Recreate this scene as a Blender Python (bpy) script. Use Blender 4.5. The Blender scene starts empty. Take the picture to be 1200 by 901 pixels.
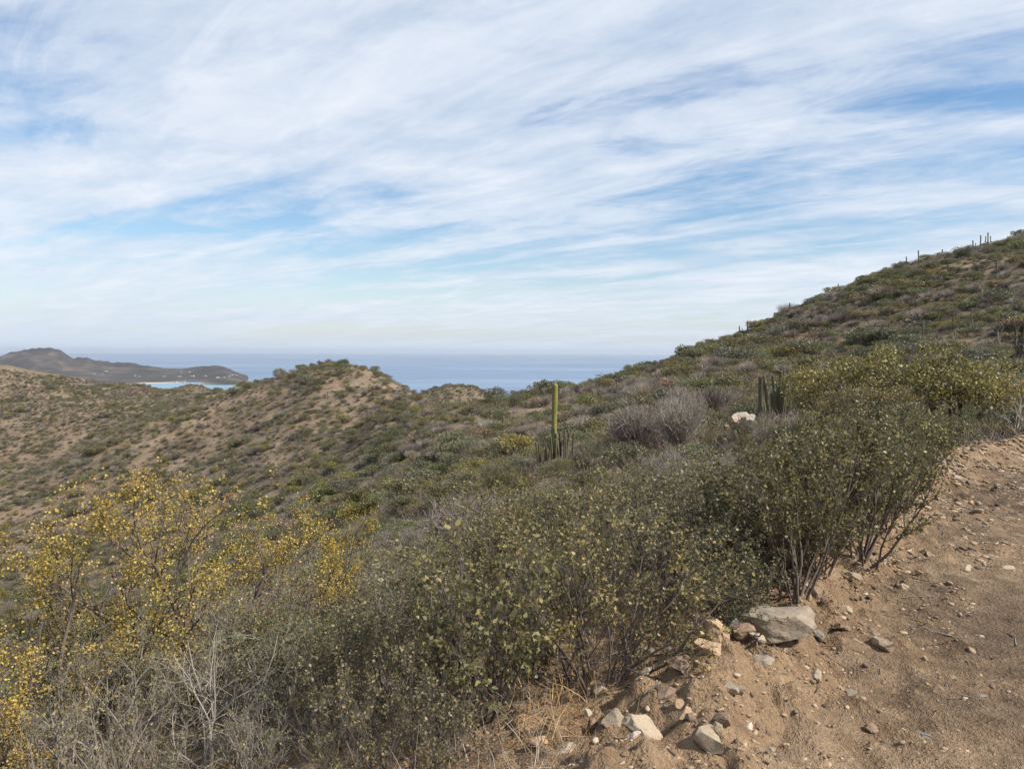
import bpy, bmesh, math, time
import numpy as np
from mathutils import Vector, Matrix

T0 = time.time()
scene = bpy.context.scene
COL = scene.collection
R = math.radians

# ------------------------------------------------------------------ camera
EYE = 1.6
FPX = 866.0                      # focal length in pixels of the 1200 px wide photograph
cam_d = bpy.data.cameras.new('camera')
cam = bpy.data.objects.new('camera', cam_d)
COL.objects.link(cam)
cam.location = (0, 0, EYE)
cam_d.sensor_width = 36.0
cam_d.lens = FPX / 1200 * 36.0
cam_d.clip_start = 0.05
cam_d.clip_end = 300000
PITCH = math.atan((450.5 - 412.0) / FPX)
cam.matrix_world = (Matrix.Translation((0, 0, EYE)) @ Matrix.Rotation(R(90) - PITCH, 4, 'X')
                    @ Matrix.Rotation(R(0.2), 4, 'Z'))
scene.camera = cam

# ------------------------------------------------------------------ light
SUN_AZ = 113.0                   # clockwise from the view direction
SUN_EL = 44.0
sun_dir = Vector((math.sin(R(SUN_AZ)) * math.cos(R(SUN_EL)),
                  math.cos(R(SUN_AZ)) * math.cos(R(SUN_EL)), math.sin(R(SUN_EL))))
sl = bpy.data.lights.new('sun', 'SUN')
sl.energy = 5.0
sl.angle = R(1.2)
sl.color = (1.0, 0.94, 0.86)
so = bpy.data.objects.new('sun', sl)
COL.objects.link(so)
so.rotation_euler = (-sun_dir).to_track_quat('-Z', 'Y').to_euler()

scene.view_settings.view_transform = 'Standard'
scene.view_settings.look = 'None'
scene.view_settings.gamma = 1.0
scene.view_settings.use_curve_mapping = False
scene.view_settings.exposure = 0.31
scene.cycles.max_bounces = 5
scene.cycles.transparent_max_bounces = 4
scene.cycles.volume_bounces = 0
scene.cycles.use_denoising = True
scene.cycles.denoising_prefilter = 'ACCURATE'


class NT:
    """small helper to write node trees"""
    def __init__(self, tree):
        self.t = tree
        tree.nodes.clear()

    def n(self, kind, ins=None, **props):
        nd = self.t.nodes.new(kind)
        for k, v in props.items():
            setattr(nd, k, v)
        for k, v in (ins or {}).items():
            s = nd.inputs[k]
            if isinstance(v, bpy.types.NodeSocket):
                self.t.links.new(v, s)
            else:
                s.default_value = v
        return nd

    def link(self, a, b):
        self.t.links.new(a, b)

    def math(self, op, a, b=0.0, c=None):
        ins = {0: a, 1: b}
        if c is not None:
            ins[2] = c
        return self.n('ShaderNodeMath', ins, operation=op).outputs[0]

    def noise(self, vec, scale, detail=4, rough=0.55, dist=0.0):
        return self.n('ShaderNodeTexNoise', {'Vector': vec, 'Scale': scale, 'Detail': detail,
                                             'Roughness': rough, 'Distortion': dist}).outputs['Fac']

    def ramp(self, fac, stops, interp='LINEAR'):
        nd = self.n('ShaderNodeValToRGB', {'Fac': fac})
        cr = nd.color_ramp
        cr.interpolation = interp
        while len(cr.elements) < len(stops):
            cr.elements.new(0.5)
        for e, (p, c) in zip(cr.elements, stops):
            e.position = p
            e.color = (c, c, c, 1) if isinstance(c, (int, float)) else (*c, 1)
        return nd.outputs['Color']

    def mix(self, fac, a, b, blend='MIX'):
        nd = self.n('ShaderNodeMix', data_type='RGBA', blend_type=blend)
        for s, v in ((nd.inputs[0], fac), (nd.inputs[6], a), (nd.inputs[7], b)):
            if isinstance(v, bpy.types.NodeSocket):
                self.t.links.new(v, s)
            elif isinstance(v, (tuple, list)):
                s.default_value = (*v[:3], 1)
            else:
                s.default_value = v
        return nd.outputs[2]


# ------------------------------------------------------------------ sky
world = bpy.data.worlds.new('World')
scene.world = world
world.use_nodes = True
w = NT(world.node_tree)
sky = w.n('ShaderNodeTexSky', sky_type='NISHITA', sun_disc=False, sun_elevation=R(SUN_EL),
          sun_rotation=R(SUN_AZ), altitude=150, air_density=1.0, dust_density=1.0, ozone_density=1.0)
tc = w.n('ShaderNodeTexCoord')
sep = w.n('ShaderNodeSeparateXYZ', {0: tc.outputs['Generated']})
zc = w.math('ADD', w.math('MAXIMUM', sep.outputs['Z'], 0.0), 0.10)
cv = w.n('ShaderNodeCombineXYZ', {0: w.math('DIVIDE', sep.outputs['X'], zc),
                                  1: w.math('DIVIDE', sep.outputs['Y'], zc), 2: 0.0}).outputs[0]
def sky_map(rot, sc, loc=(0, 0, 0)):
    r = w.n('ShaderNodeVectorRotate', {'Vector': cv, 'Angle': R(rot)}, rotation_type='Z_AXIS').outputs[0]
    return w.n('ShaderNodeMapping', {'Vector': r, 'Scale': (*sc, 1), 'Location': loc}).outputs[0]
big = w.noise(sky_map(20, (0.30, 0.50), (5.187, 4.687, 0)), 1.0, 5, 0.5, 0.9)
streak = w.noise(sky_map(30, (0.40, 1.25), (7.687, 6.187, 0)), 1.0, 7, 0.55, 1.3)
wisp = w.noise(sky_map(42, (1.6, 4.2), (1.7, 7.9, 0)), 1.0, 10, 0.68, 0.8)
puff = w.noise(sky_map(10, (2.6, 3.6), (4.2, 3.3, 0)), 1.0, 10, 0.68, 0.4)
dens = w.math('ADD', w.math('ADD', w.math('MULTIPLY', big, 0.55), w.math('MULTIPLY', streak, 0.40)),
              w.math('ADD', w.math('MULTIPLY', wisp, 0.18), w.math('MULTIPLY', puff, 0.16)))
cover = w.ramp(dens, [(0.53, 0.0), (0.585, 0.38), (0.645, 0.74), (0.74, 0.94), (0.9, 0.98)])
shade = w.ramp(w.math('ADD', w.math('MULTIPLY', streak, 0.40), w.math('ADD', w.math('MULTIPLY', wisp, 0.35), w.math('MULTIPLY', puff, 0.25))),
               [(0.38, (4.6, 5.35, 6.5)), (0.62, (6.6, 6.95, 7.5))])
skyb = w.n('ShaderNodeHueSaturation', {'Saturation': 1.28, 'Value': 1.15, 'Color': sky.outputs[0]}).outputs[0]
# thin veil that thickens towards the horizon as any cloud sheet does with the longer path
veil = w.math('MULTIPLY', w.math('POWER', w.math('SUBTRACT', 1.0, w.math('MAXIMUM', sep.outputs['Z'], 0.0)), 7.0), 0.36)
covr = w.math('MAXIMUM', cover, veil)
hzf = w.math('MULTIPLY', w.math('POWER', w.math('SUBTRACT', 1.0, w.math('MAXIMUM', sep.outputs['Z'], 0.0)), 26.0), 0.94)
skycol = w.mix(hzf, w.mix(covr, skyb, shade), (5.0, 5.75, 6.75))
bg = w.n('ShaderNodeBackground', {'Color': skycol, 'Strength': 0.108})
wo = w.n('ShaderNodeOutputWorld')
w.link(bg.outputs[0], wo.inputs['Surface'])

# ------------------------------------------------------------------ numeric helpers
def _hash(ix, iy, seed):
    n = (ix.astype(np.int64) * 374761393 + iy.astype(np.int64) * 668265263 + seed * 974634777) & 0x7fffffff
    n = ((n ^ (n >> 13)) * 1274126177) & 0x7fffffff
    return (n ^ (n >> 16)) & 0x7fffffff


def perlin(x, y, seed=0):
    xi, yi = np.floor(x), np.floor(y)
    xf, yf = x - xi, y - yi
    u = xf * xf * xf * (xf * (xf * 6 - 15) + 10)
    v = yf * yf * yf * (yf * (yf * 6 - 15) + 10)

    def g(ix, iy, dx, dy):
        a = _hash(ix, iy, seed) * (2 * math.pi / 2147483647.0)
        return np.cos(a) * dx + np.sin(a) * dy
    n00 = g(xi, yi, xf, yf)
    n10 = g(xi + 1, yi, xf - 1, yf)
    n01 = g(xi, yi + 1, xf, yf - 1)
    n11 = g(xi + 1, yi + 1, xf - 1, yf - 1)
    return (n00 * (1 - u) + n10 * u) * (1 - v) + (n01 * (1 - u) + n11 * u) * v


def fbm(x, y, wl, octv=4, seed=0, gain=0.5):
    out = np.zeros_like(x, dtype=float)
    a, f = 1.0, 1.0 / wl
    for i in range(octv):
        out += a * perlin(x * f + 17.3 * i, y * f - 9.1 * i, seed + i)
        a *= gain
        f *= 2.03
    return out


def sstep(a, b, x):
    t = np.clip((x - a) / (b - a), 0, 1)
    return t * t * (3 - 2 * t)


# ------------------------------------------------------------------ the lie of the land
# survey columns: bearing (as an image column of the photograph) -> (forward distance m, sight line row)
SURVEY = {
    -260: [(8, 900), (15, 890), (30, 860), (60, 810), (100, 750), (140, 690), (180, 620), (240, 625), (300, 560), (360, 480), (420, 405), (520, 430), (1000, 520), (1500, 520)],
    0: [(8, 866), (15, 850), (30, 815), (60, 765), (100, 718), (130, 684), (150, 645), (170, 603), (190, 568), (222, 584), (260, 560), (300, 510), (350, 462), (400, 429), (500, 455), (1000, 525), (1500, 522)],
    75: [(30, 805), (60, 756), (100, 711), (130, 668), (160, 612), (180, 571), (200, 536), (235, 549), (270, 532), (310, 492), (360, 462), (410, 444), (520, 470), (1000, 525), (1500, 522)],
    150: [(8, 850), (15, 830), (30, 795), (60, 745), (100, 702), (130, 658), (160, 595), (185, 540), (210, 496), (250, 510), (300, 490), (350, 466), (420, 453), (600, 475), (1000, 525), (1500, 522)],
    233: [(8, 830), (15, 785), (30, 745), (60, 702), (100, 663), (130, 620), (160, 570), (190, 515), (220, 475), (235, 464), (270, 478), (350, 472), (420, 464), (600, 485), (1000, 525), (1500, 522)],
    300: [(8, 815), (15, 745), (30, 705), (60, 660), (100, 620), (130, 580), (160, 535), (190, 490), (220, 458), (235, 449), (260, 458), (350, 480), (700, 510), (1000, 525), (1500, 522)],
    350: [(210, 444), (225, 438), (250, 450)],
    415: [(8, 790), (15, 692), (30, 640), (60, 593), (100, 562), (130, 533), (160, 495), (190, 453), (207, 431), (218, 428), (245, 445), (350, 490), (700, 512), (1000, 525), (1500, 522)],
    455: [(140, 488), (180, 458), (205, 446), (215, 446), (240, 462)],
    490: [(8, 770), (15, 660), (30, 602), (60, 550), (100, 521), (140, 498), (170, 478), (190, 470), (220, 484), (350, 505), (600, 490), (700, 462), (800, 485), (1000, 525), (1500, 522)],
    225: [(900, 490), (1100, 458), (1180, 453), (1300, 460)],
    535: [(8, 760), (15, 650), (30, 585), (60, 525), (90, 497), (115, 481), (130, 476), (150, 484), (250, 520), (500, 512), (650, 459), (700, 450), (760, 466), (1000, 525), (1500, 522)],
    580: [(8, 750), (15, 635), (30, 570), (60, 510), (90, 484), (120, 475), (140, 482), (250, 520), (600, 492), (700, 464), (800, 485), (1000, 525), (1500, 522)],
    650: [(8, 740), (15, 615), (30, 545), (60, 495), (90, 474), (120, 466), (150, 474), (250, 500), (700, 515), (1000, 525), (1500, 522)],
    700: [(8, 720), (15, 600), (30, 530), (60, 485), (90, 467), (130, 455), (160, 464)],
    800: [(8, 680), (15, 570), (30, 505), (60, 470), (90, 443), (130, 426), (150, 421), (180, 428), (300, 450), (1000, 525), (1500, 522)],
    900: [(8, 620), (15, 540), (30, 490), (60, 458), (90, 427), (120, 404), (150, 381), (180, 382), (300, 420), (1000, 525), (1500, 522)],
    1050: [(15, 515), (30, 480), (60, 455), (80, 432), (110, 384), (140, 337), (155, 320), (185, 327), (300, 380), (1000, 525), (1500, 522)],
    1200: [(15, 510), (30, 470), (50, 450), (70, 422), (100, 364), (130, 311), (155, 282), (190, 287), (300, 360), (1000, 520), (1500, 522)],
    1500: [(15, 500), (30, 455), (50, 430), (70, 390), (100, 320), (130, 255), (155, 212), (200, 195), (300, 250), (1000, 520), (1500, 522)],
}
AROUND = {   # bearing in degrees -> (range m, height m)
    75: [(15, 1.0), (30, 4), (60, 12), (120, 33), (200, 42), (400, 20), (1000, -100), (1500, -165)],
    115: [(15, 1.6), (30, 5), (60, 14), (120, 34), (200, 40), (400, 20), (1000, -100), (1500, -165)],
    150: [(15, 0.5), (30, 3), (60, 8), (120, 18), (200, 20), (400, 0), (1000, -120), (1500, -165)],
    180: [(15, -0.4), (30, -.6), (60, 0), (120, 3), (200, 5), (400, -20), (1000, -120), (1500, -165)],
    -150: [(8, -2), (15, -5), (30, -9), (60, -15), (120, -25), (300, -40), (1000, -120), (1500, -165)],
    -110: [(8, -3), (15, -6.5), (30, -12), (60, -20), (120, -32), (300, -45), (1000, -120), (1500, -165)],
    -75: [(8, -3), (15, -6.6), (30, -13), (60, -22), (120, -32), (300, -35), (1000, -120), (1500, -165)],
}
ctl = []
for px, col in SURVEY.items():
    tx = (px - 600) / FPX
    for d, py in col:
        r = d * math.hypot(1, tx)
        ctl.append((math.atan(tx), math.log(r), -(py - 412) / FPX * d / r))
for az, col in AROUND.items():
    for r, z in col:
        ctl.append((R(az), math.log(r), (z - EYE) / r))
ctl = np.array(ctl)
ctl = np.concatenate([ctl, ctl + (2 * math.pi, 0, 0), ctl - (2 * math.pi, 0, 0)])
ctl = ctl[np.abs(ctl[:, 0]) < R(235)]
KA, KL = 1 / 0.13, 1 / 0.30


def _tps(d2):
    return 0.5 * d2 * np.log(d2 + 1e-9)


_P = ctl[:, :2] * (KA, KL)
_d2 = ((_P[:, None] - _P[None]) ** 2).sum(2)
_n = len(_P)
_A = np.zeros((_n + 3, _n + 3))
_A[:_n, :_n] = _tps(_d2) + np.eye(_n) * 0.02
_A[:_n, _n] = 1
_A[:_n, _n + 1:] = _P
_A[_n:, :_n] = _A[:_n, _n:].T
_W = np.linalg.solve(_A, np.concatenate([ctl[:, 2], np.zeros(3)]))
GA = np.arange(-180, 180.01, 0.6)
GL = np.arange(math.log(5.0), math.log(2300), 0.03)
_ga, _gl = np.meshgrid(np.radians(GA), GL, indexing='ij')
_q = np.stack([_ga.ravel() * KA, _gl.ravel() * KL], 1)
_T = np.empty(len(_q))
for i in range(0, len(_q), 20000):
    c = _q[i:i + 20000]
    d2 = ((c[:, None, 0] - _P[None, :, 0]) ** 2 + (c[:, None, 1] - _P[None, :, 1]) ** 2)
    _T[i:i + 20000] = _tps(d2) @ _W[:_n] + _W[_n] + c @ _W[_n + 1:]
_T = _T.reshape(_ga.shape)


def far_height(x, y):
    r = np.maximum(np.hypot(x, y), 5.01)
    a = (np.degrees(np.arctan2(x, y)) - GA[0]) / 0.6
    l = (np.log(r) - GL[0]) / 0.03
    a = np.clip(a, 0, len(GA) - 1.001)
    l = np.clip(l, 0, len(GL) - 1.001)
    ai, li = a.astype(int), l.astype(int)
    af, lf = a - ai, l - li
    t = (_T[ai, li] * (1 - af) * (1 - lf) + _T[ai + 1, li] * af * (1 - lf)
         + _T[ai, li + 1] * (1 - af) * lf + _T[ai + 1, li + 1] * af * lf)
    return EYE + r * t


ROAD_EDGE = np.array([(-2.6, -9), (-1.5, -4), (-0.55, -1.2), (0.35, 1.0), (1.25, 2.84), (2.5, 4.8), (4.44, 7.4), (6.6, 10.0),
                      (9.2, 11.8), (13, 13.2), (20, 14.6), (32, 16), (50, 20)], float)
ROAD_W = 4.2


def road_coords(x, y):
    """signed distance from the road's outer edge (positive downhill), and the length along it"""
    best = np.full(x.shape, 1e9)
    sgn = np.zeros(x.shape)
    along = np.zeros(x.shape)
    acc = 0.0
    for i in range(len(ROAD_EDGE) - 1):
        a, b = ROAD_EDGE[i], ROAD_EDGE[i + 1]
        e = b - a
        L = math.hypot(*e)
        t = np.clip(((x - a[0]) * e[0] + (y - a[1]) * e[1]) / L ** 2, 0, 1)
        dx, dy = x - (a[0] + t * e[0]), y - (a[1] + t * e[1])
        d = np.hypot(dx, dy)
        cr = e[0] * dy - e[1] * dx
        m = d < best - 1e-9
        best = np.where(m, d, best)
        sgn = np.where(m, np.where(cr >= 0, 1, -1), sgn)
        along = np.where(m, acc + t * L, along)
        acc += L
    return best * sgn, along


def height(x, y, detail=True):
    x = np.asarray(x, float)
    y = np.asarray(y, float)
    r = np.hypot(x, y)
    s, al = road_coords(x, y)
    zf = far_height(x, y)
    if detail:
        zf = zf + fbm(x, y, 26, 4, 3, 0.5) * np.clip(r / 90, 0, 1) * 1.9 * sstep(12, 60, r)
    down = np.maximum(s - 0.95, 0)
    zn = -(0.40 * down * down / (down + 1.2) + 0.02 * down)
    up = np.maximum(-s - ROAD_W - 0.2, 0)
    zn = zn + 0.35 * up * up / (up + 1.0)
    w_ = sstep(8.5, 16, r)
    onroad = sstep(1.6, 0.5, s) * sstep(-ROAD_W - 1.6, -ROAD_W - 0.4, s) * sstep(70, 30, al)
    z = zn * (1 - w_) + zf * w_ * (1 - onroad) + onroad * w_ * 0.0
    if detail:
        bn = fbm(x, y, 0.9, 3, 11)
        # the spoil ridge the grader left along the outer edge
        z = z + (0.27 + 0.20 * bn) * np.exp(-((s - 0.55 - 0.25 * fbm(x, y, 2.3, 2, 31)) / 0.36) ** 2) * sstep(22, 14, r)
        z = z + 0.10 * np.exp(-((s + ROAD_W + 0.3) / 0.4) ** 2) * sstep(30, 15, r)
        road_in = sstep(0.3, -0.5, s) * sstep(-ROAD_W - 0.5, -ROAD_W + 0.3, s)
        rut = -0.09 * (np.exp(-((s + 1.25) / 0.30) ** 2) + np.exp(-((s + 2.95) / 0.30) ** 2))
        z = z + road_in * rut * sstep(40, 20, r)
        clod = np.maximum(fbm(x, y, 0.22, 3, 131, 0.6), 0) * sstep(2.0, 1.0, s) * sstep(-0.9, 0.1, s) * sstep(16, 9, r)
        z = z + 0.11 * clod + 0.02 * fbm(x, y, 0.11, 2, 141, 0.6) * sstep(2.0, 1.0, s) * sstep(-1.6, -0.2, s) * sstep(14, 7, r)
        z = z + road_in * (0.028 * perlin(s * 3.1, al * 0.55, 151) + 0.014 * perlin(s * 9, al * 1.6, 152)) * sstep(40, 20, r)
        amp = np.where(s > 0, 0.05, 0.026)
        z = z + amp * fbm(x, y, 0.45, 4, 21, 0.55) * sstep(60, 10, r)
        z = z + 0.09 * fbm(x, y, 2.2, 3, 41) * sstep(0.8, 2.5, s) * sstep(80, 20, r)
    return z


def H(x, y):
    return float(height(np.array([x]), np.array([y]))[0])


def at(px, d):
    """ground point at a bearing (image column of the photograph) and forward distance"""
    x = (px - 600) / FPX * d
    return Vector((x, d, H(x, d)))


def d_of(px, row):
    """forward distance of the nearest ground that shows on a sight line row at a bearing"""
    dd = np.linspace(2.0, 16, 900)
    rows = 412 - (height((px - 600) / FPX * dd, dd) - EYE) / dd * FPX
    k = np.where(rows <= row)[0]
    return float(dd[k[0]]) if len(k) else 16.0


# ------------------------------------------------------------------ mesh helpers
def mesh_np(name, verts, quads=None, tris=None, mats=(), rnd=None, smooth=False, mat_idx=None, point_attr=None):
    me = bpy.data.meshes.new(name)
    verts = np.ascontiguousarray(verts, np.float32)
    parts = []
    nq = 0 if quads is None else len(quads)
    nt = 0 if tris is None else len(tris)
    loops = np.concatenate(([np.asarray(quads, np.int32).ravel()] if nq else []) +
                           ([np.asarray(tris, np.int32).ravel()] if nt else []))
    starts = np.concatenate([np.arange(nq) * 4, nq * 4 + np.arange(nt) * 3]).astype(np.int32)
    me.vertices.add(len(verts))
    me.vertices.foreach_set('co', verts.ravel())
    me.loops.add(len(loops))
    me.loops.foreach_set('vertex_index', loops)
    me.polygons.add(nq + nt)
    me.polygons.foreach_set('loop_start', starts)
    if smooth:
        me.polygons.foreach_set('use_smooth', np.ones(nq + nt, bool))
    for m in mats:
        me.materials.append(m)
    if mat_idx is not None:
        me.polygons.foreach_set('material_index', np.asarray(mat_idx, np.int32))
    if rnd is not None:
        a = me.attributes.new('rnd', 'FLOAT', 'FACE')
        a.data.foreach_set('value', np.asarray(rnd, np.float32))
    for k, v in (point_attr or {}).items():
        a = me.attributes.new(k, 'FLOAT', 'POINT')
        a.data.foreach_set('value', np.asarray(v, np.float32))
    me.update(calc_edges=True)
    return me


def link(name, me, parent=None, loc=None, rz=0.0, scale=1.0, label=None, cat=None, group=None, kind=None):
    o = bpy.data.objects.new(name, me)
    COL.objects.link(o)
    if parent is not None:
        o.parent = parent
    if loc is not None:
        o.location = loc
    o.rotation_euler = (0, 0, rz)
    o.scale = (scale,) * 3 if isinstance(scale, (int, float)) else scale
    for k, v in (('label', label), ('category', cat), ('group', group), ('kind', kind)):
        if v:
            o[k] = v
    return o


# ------------------------------------------------------------------ materials
def new_mat(name):
    m = bpy.data.materials.new(name)
    m.use_nodes = True
    return m, NT(m.node_tree)


def finish(nt, col, rough=0.9, bump=None, bstr=0.5, bdist=0.02, spec=0.2, normal=None):
    ins = {'Base Color': col, 'Roughness': rough, 'Specular IOR Level': spec}
    b = nt.n('ShaderNodeBsdfPrincipled', ins)
    if bump is not None:
        bn = nt.n('ShaderNodeBump', {'Height': bump, 'Strength': bstr, 'Distance': bdist})
        nt.link(bn.outputs[0], b.inputs['Normal'])
    o = nt.n('ShaderNodeOutputMaterial')
    nt.link(b.outputs[0], o.inputs['Surface'])
    return b


def leaf_mat(name, stops, hue=0.10, trans=0.25, rough=0.5, var=1.0):
    """stops: leaf colours from leaf to leaf (attribute rnd); plants of a kind also differ a little as wholes"""
    m, nt = new_mat(name)
    at_ = nt.n('ShaderNodeAttribute', attribute_name='rnd').outputs['Fac']
    col = nt.ramp(at_, stops)
    ob = nt.n('ShaderNodeObjectInfo').outputs['Random']
    hs = nt.n('ShaderNodeHueSaturation', {'Hue': nt.math('ADD', 0.5 - hue * 0.25, nt.math('MULTIPLY', ob, hue * 0.5)),
                                          'Saturation': nt.math('ADD', 1 - 0.2 * var, nt.math('MULTIPLY', nt.math('FRACT', nt.math('MULTIPLY', ob, 7.3)), 0.35 * var)),
                                          'Value': nt.math('ADD', 1 - 0.26 * var, nt.math('MULTIPLY', nt.math('FRACT', nt.math('MULTIPLY', ob, 3.7)), 0.6 * var)),
                                          'Color': col}).outputs[0]
    d = nt.n('ShaderNodeBsdfPrincipled', {'Base Color': hs, 'Roughness': rough, 'Specular IOR Level': 0.4})
    t = nt.n('ShaderNodeBsdfTranslucent', {'Color': hs})
    mx = nt.n('ShaderNodeMixShader', {0: trans, 1: d.outputs[0], 2: t.outputs[0]})
    o = nt.n('ShaderNodeOutputMaterial')
    nt.link(mx.outputs[0], o.inputs['Surface'])
    return m


def bark_mat(name, c0, c1):
    m, nt = new_mat(name)
    p = nt.n('ShaderNodeTexCoord').outputs['Object']
    f = nt.noise(p, 18, 4, 0.6)
    rn = nt.n('ShaderNodeAttribute', attribute_name='rnd').outputs['Fac']
    c = nt.mix(nt.math('ADD', nt.math('MULTIPLY', f, 0.7), nt.math('MULTIPLY', rn, 0.4)), c0, c1)
    finish(nt, c, 0.9)
    return m


M = {}
M['leaf_yellow'] = leaf_mat('yellow_blossom', [(0.0, (0.14, 0.125, 0.05)), (0.35, (0.28, 0.21, 0.055)), (0.65, (0.52, 0.37, 0.055)), (1.0, (0.62, 0.46, 0.11))], 0.04, 0.3, var=0.2)
M['leaf_olive'] = leaf_mat('olive_leaf', [(0.0, (0.106, 0.093, 0.047)), (0.5, (0.185, 0.162, 0.072)), (0.85, (0.274, 0.234, 0.098)), (1.0, (0.403, 0.296, 0.122))], 0.05, 0.3, var=0.7)
M['leaf_dark'] = leaf_mat('dark_leaf', [(0.0, (0.076, 0.071, 0.038)), (0.55, (0.128, 0.122, 0.056)), (0.88, (0.216, 0.196, 0.079)), (1.0, (0.284, 0.232, 0.084))], 0.05, 0.25)
M['leaf_green'] = leaf_mat('fresh_leaf', [(0.0, (0.104, 0.108, 0.047)), (0.6, (0.167, 0.174, 0.070)), (1.0, (0.227, 0.224, 0.092))], 0.06, 0.28)
M['leaf_greygreen'] = leaf_mat('grey_green_leaf', [(0.0, (0.104, 0.100, 0.063)), (0.6, (0.166, 0.162, 0.097)), (1.0, (0.222, 0.208, 0.126))], 0.08, 0.22)
M['leaf_yellowgreen'] = leaf_mat('yellow_green_leaf', [(0.0, (0.133, 0.119, 0.042)), (0.6, (0.254, 0.216, 0.069)), (1.0, (0.389, 0.286, 0.079))], 0.05, 0.3, var=0.6)
M['leaf_rust'] = leaf_mat('rusty_leaf', [(0.0, (0.165, 0.111, 0.068)), (0.6, (0.260, 0.179, 0.109)), (1.0, (0.30, 0.22, 0.13))], 0.06, 0.22)
M['twig_brown'] = leaf_mat('brown_twig', [(0.0, (0.134, 0.103, 0.087)), (0.6, (0.224, 0.181, 0.151)), (1.0, (0.30, 0.255, 0.21))], 0.04, 0.0, 0.9)
M['twig_grey'] = leaf_mat('grey_twig', [(0.0, (0.17, 0.145, 0.115)), (0.6, (0.28, 0.245, 0.20)), (1.0, (0.41, 0.365, 0.30))], 0.03, 0.0, 0.9)
M['bark_dark'] = bark_mat('dark_bark', (0.055, 0.043, 0.037), (0.20, 0.16, 0.135))
M['bark_grey'] = bark_mat('grey_bark', (0.14, 0.118, 0.098), (0.34, 0.295, 0.245))
M['bark_white'] = bark_mat('bleached_bark', (0.22, 0.19, 0.155), (0.44, 0.39, 0.325))
M['straw'] = leaf_mat('dry_straw', [(0.0, (0.22, 0.13, 0.06)), (0.6, (0.40, 0.255, 0.125)), (1.0, (0.56, 0.42, 0.25))], 0.03, 0.15, 0.8)


def soil_mat(name, road=False):
    m, nt = new_mat(name)
    p = nt.n('ShaderNodeTexCoord').outputs['Object']
    big = nt.noise(p, 0.035, 5, 0.6)
    mid = nt.noise(p, 0.42, 5, 0.6)
    fine = nt.noise(p, 6.0, 6, 0.65)
    grit = nt.noise(p, 55.0, 3, 0.7)
    bare = nt.n('ShaderNodeAttribute', attribute_name='bare').outputs['Fac']
    near = nt.n('ShaderNodeAttribute', attribute_name='berm').outputs['Fac']
    red = nt.ramp(mid, [(0.35, (0.18, 0.11, 0.072)), (0.5, (0.27, 0.175, 0.115)), (0.68, (0.38, 0.27, 0.18))])
    tan = nt.ramp(mid, [(0.32, (0.19, 0.138, 0.092)), (0.5, (0.27, 0.200, 0.135)), (0.7, (0.37, 0.29, 0.205))])
    col = nt.mix(nt.ramp(big, [(0.40, 0.0), (0.62, 1.0)]), tan, red)
    litter = nt.ramp(fine, [(0.3, (0.10, 0.075, 0.05)), (0.55, (0.19, 0.145, 0.09)), (0.75, (0.30, 0.23, 0.14))])
    col = nt.mix(nt.math('SUBTRACT', 0.9, nt.math('MULTIPLY', bare, 0.65)), col, litter)
    mott = nt.noise(p, 1.7, 5, 0.7)
    col = nt.mix(nt.math('MULTIPLY', nt.ramp(mott, [(0.40, 1.0), (0.52, 0.0)]), 0.6), col, (0.10, 0.083, 0.056))
    col = nt.mix(nt.math('MULTIPLY', nt.ramp(mott, [(0.58, 0.0), (0.72, 1.0)]), 0.4), col, (0.44, 0.36, 0.27))
    dirt = nt.ramp(nt.math('ADD', nt.math('MULTIPLY', fine, 0.6), nt.math('MULTIPLY', mid, 0.4)),
                   [(0.32, (0.150, 0.096, 0.056)), (0.5, (0.280, 0.188, 0.112)), (0.68, (0.44, 0.31, 0.19))])
    track = nt.ramp(nt.math('ADD', nt.math('MULTIPLY', fine, 0.5), nt.math('MULTIPLY', mid, 0.5)),
                    [(0.36, (0.105, 0.074, 0.049)), (0.5, (0.200, 0.141, 0.091)), (0.64, (0.34, 0.248, 0.162))])
    if road:
        col = nt.mix(nt.ramp(nt.noise(p, 0.8, 5, 0.65), [(0.46, 0.0), (0.66, 0.85)]), track, dirt)
        wear = nt.n('ShaderNodeAttribute', attribute_name='wear').outputs['Fac']
        col = nt.mix(nt.math('MULTIPLY', wear, nt.ramp(mid, [(0.3, 0.25), (0.6, 0.85)])), col, (0.385, 0.285, 0.19))
    else:
        col = nt.mix(near, col, dirt)
    col = nt.mix(nt.math('MULTIPLY', nt.ramp(grit, [(0.35, 1.0), (0.5, 0.0)]), 0.35), col, (0.08, 0.06, 0.045))
    col = nt.mix(nt.math('MULTIPLY', nt.ramp(grit, [(0.60, 0.0), (0.72, 1.0)]), 0.45), col, (0.52, 0.43, 0.33))
    hgt = nt.math('ADD', nt.math('MULTIPLY', fine, 0.7), nt.math('MULTIPLY', grit, 0.35))
    finish(nt, col, 0.95, hgt, 1.0, 0.09, 0.1)
    return m


M['ground'] = soil_mat('hill_soil')
M['road'] = soil_mat('track_dirt', True)


def rock_mat(name, c0, c1, c2):
    m, nt = new_mat(name)
    p = nt.n('ShaderNodeTexCoord').outputs['Object']
    n1 = nt.noise(p, 9, 6, 0.65)
    n2 = nt.noise(p, 45, 4, 0.7)
    c = nt.ramp(n1, [(0.3, c0), (0.52, c1), (0.72, c2)])
    c = nt.mix(nt.math('MULTIPLY', nt.ramp(nt.noise(p, 5, 5, 0.7), [(0.42, 0.0), (0.62, 1.0)]), 0.55), c, (0.29, 0.21, 0.14))
    c = nt.mix(nt.math('MULTIPLY', nt.ramp(n2, [(0.55, 0.0), (0.7, 1.0)]), 0.5), c, tuple(v * 0.4 for v in c0))
    finish(nt, c, 0.85, nt.math('ADD', n1, nt.math('MULTIPLY', n2, 0.5)), 0.7, 0.012, 0.25)
    return m


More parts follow.
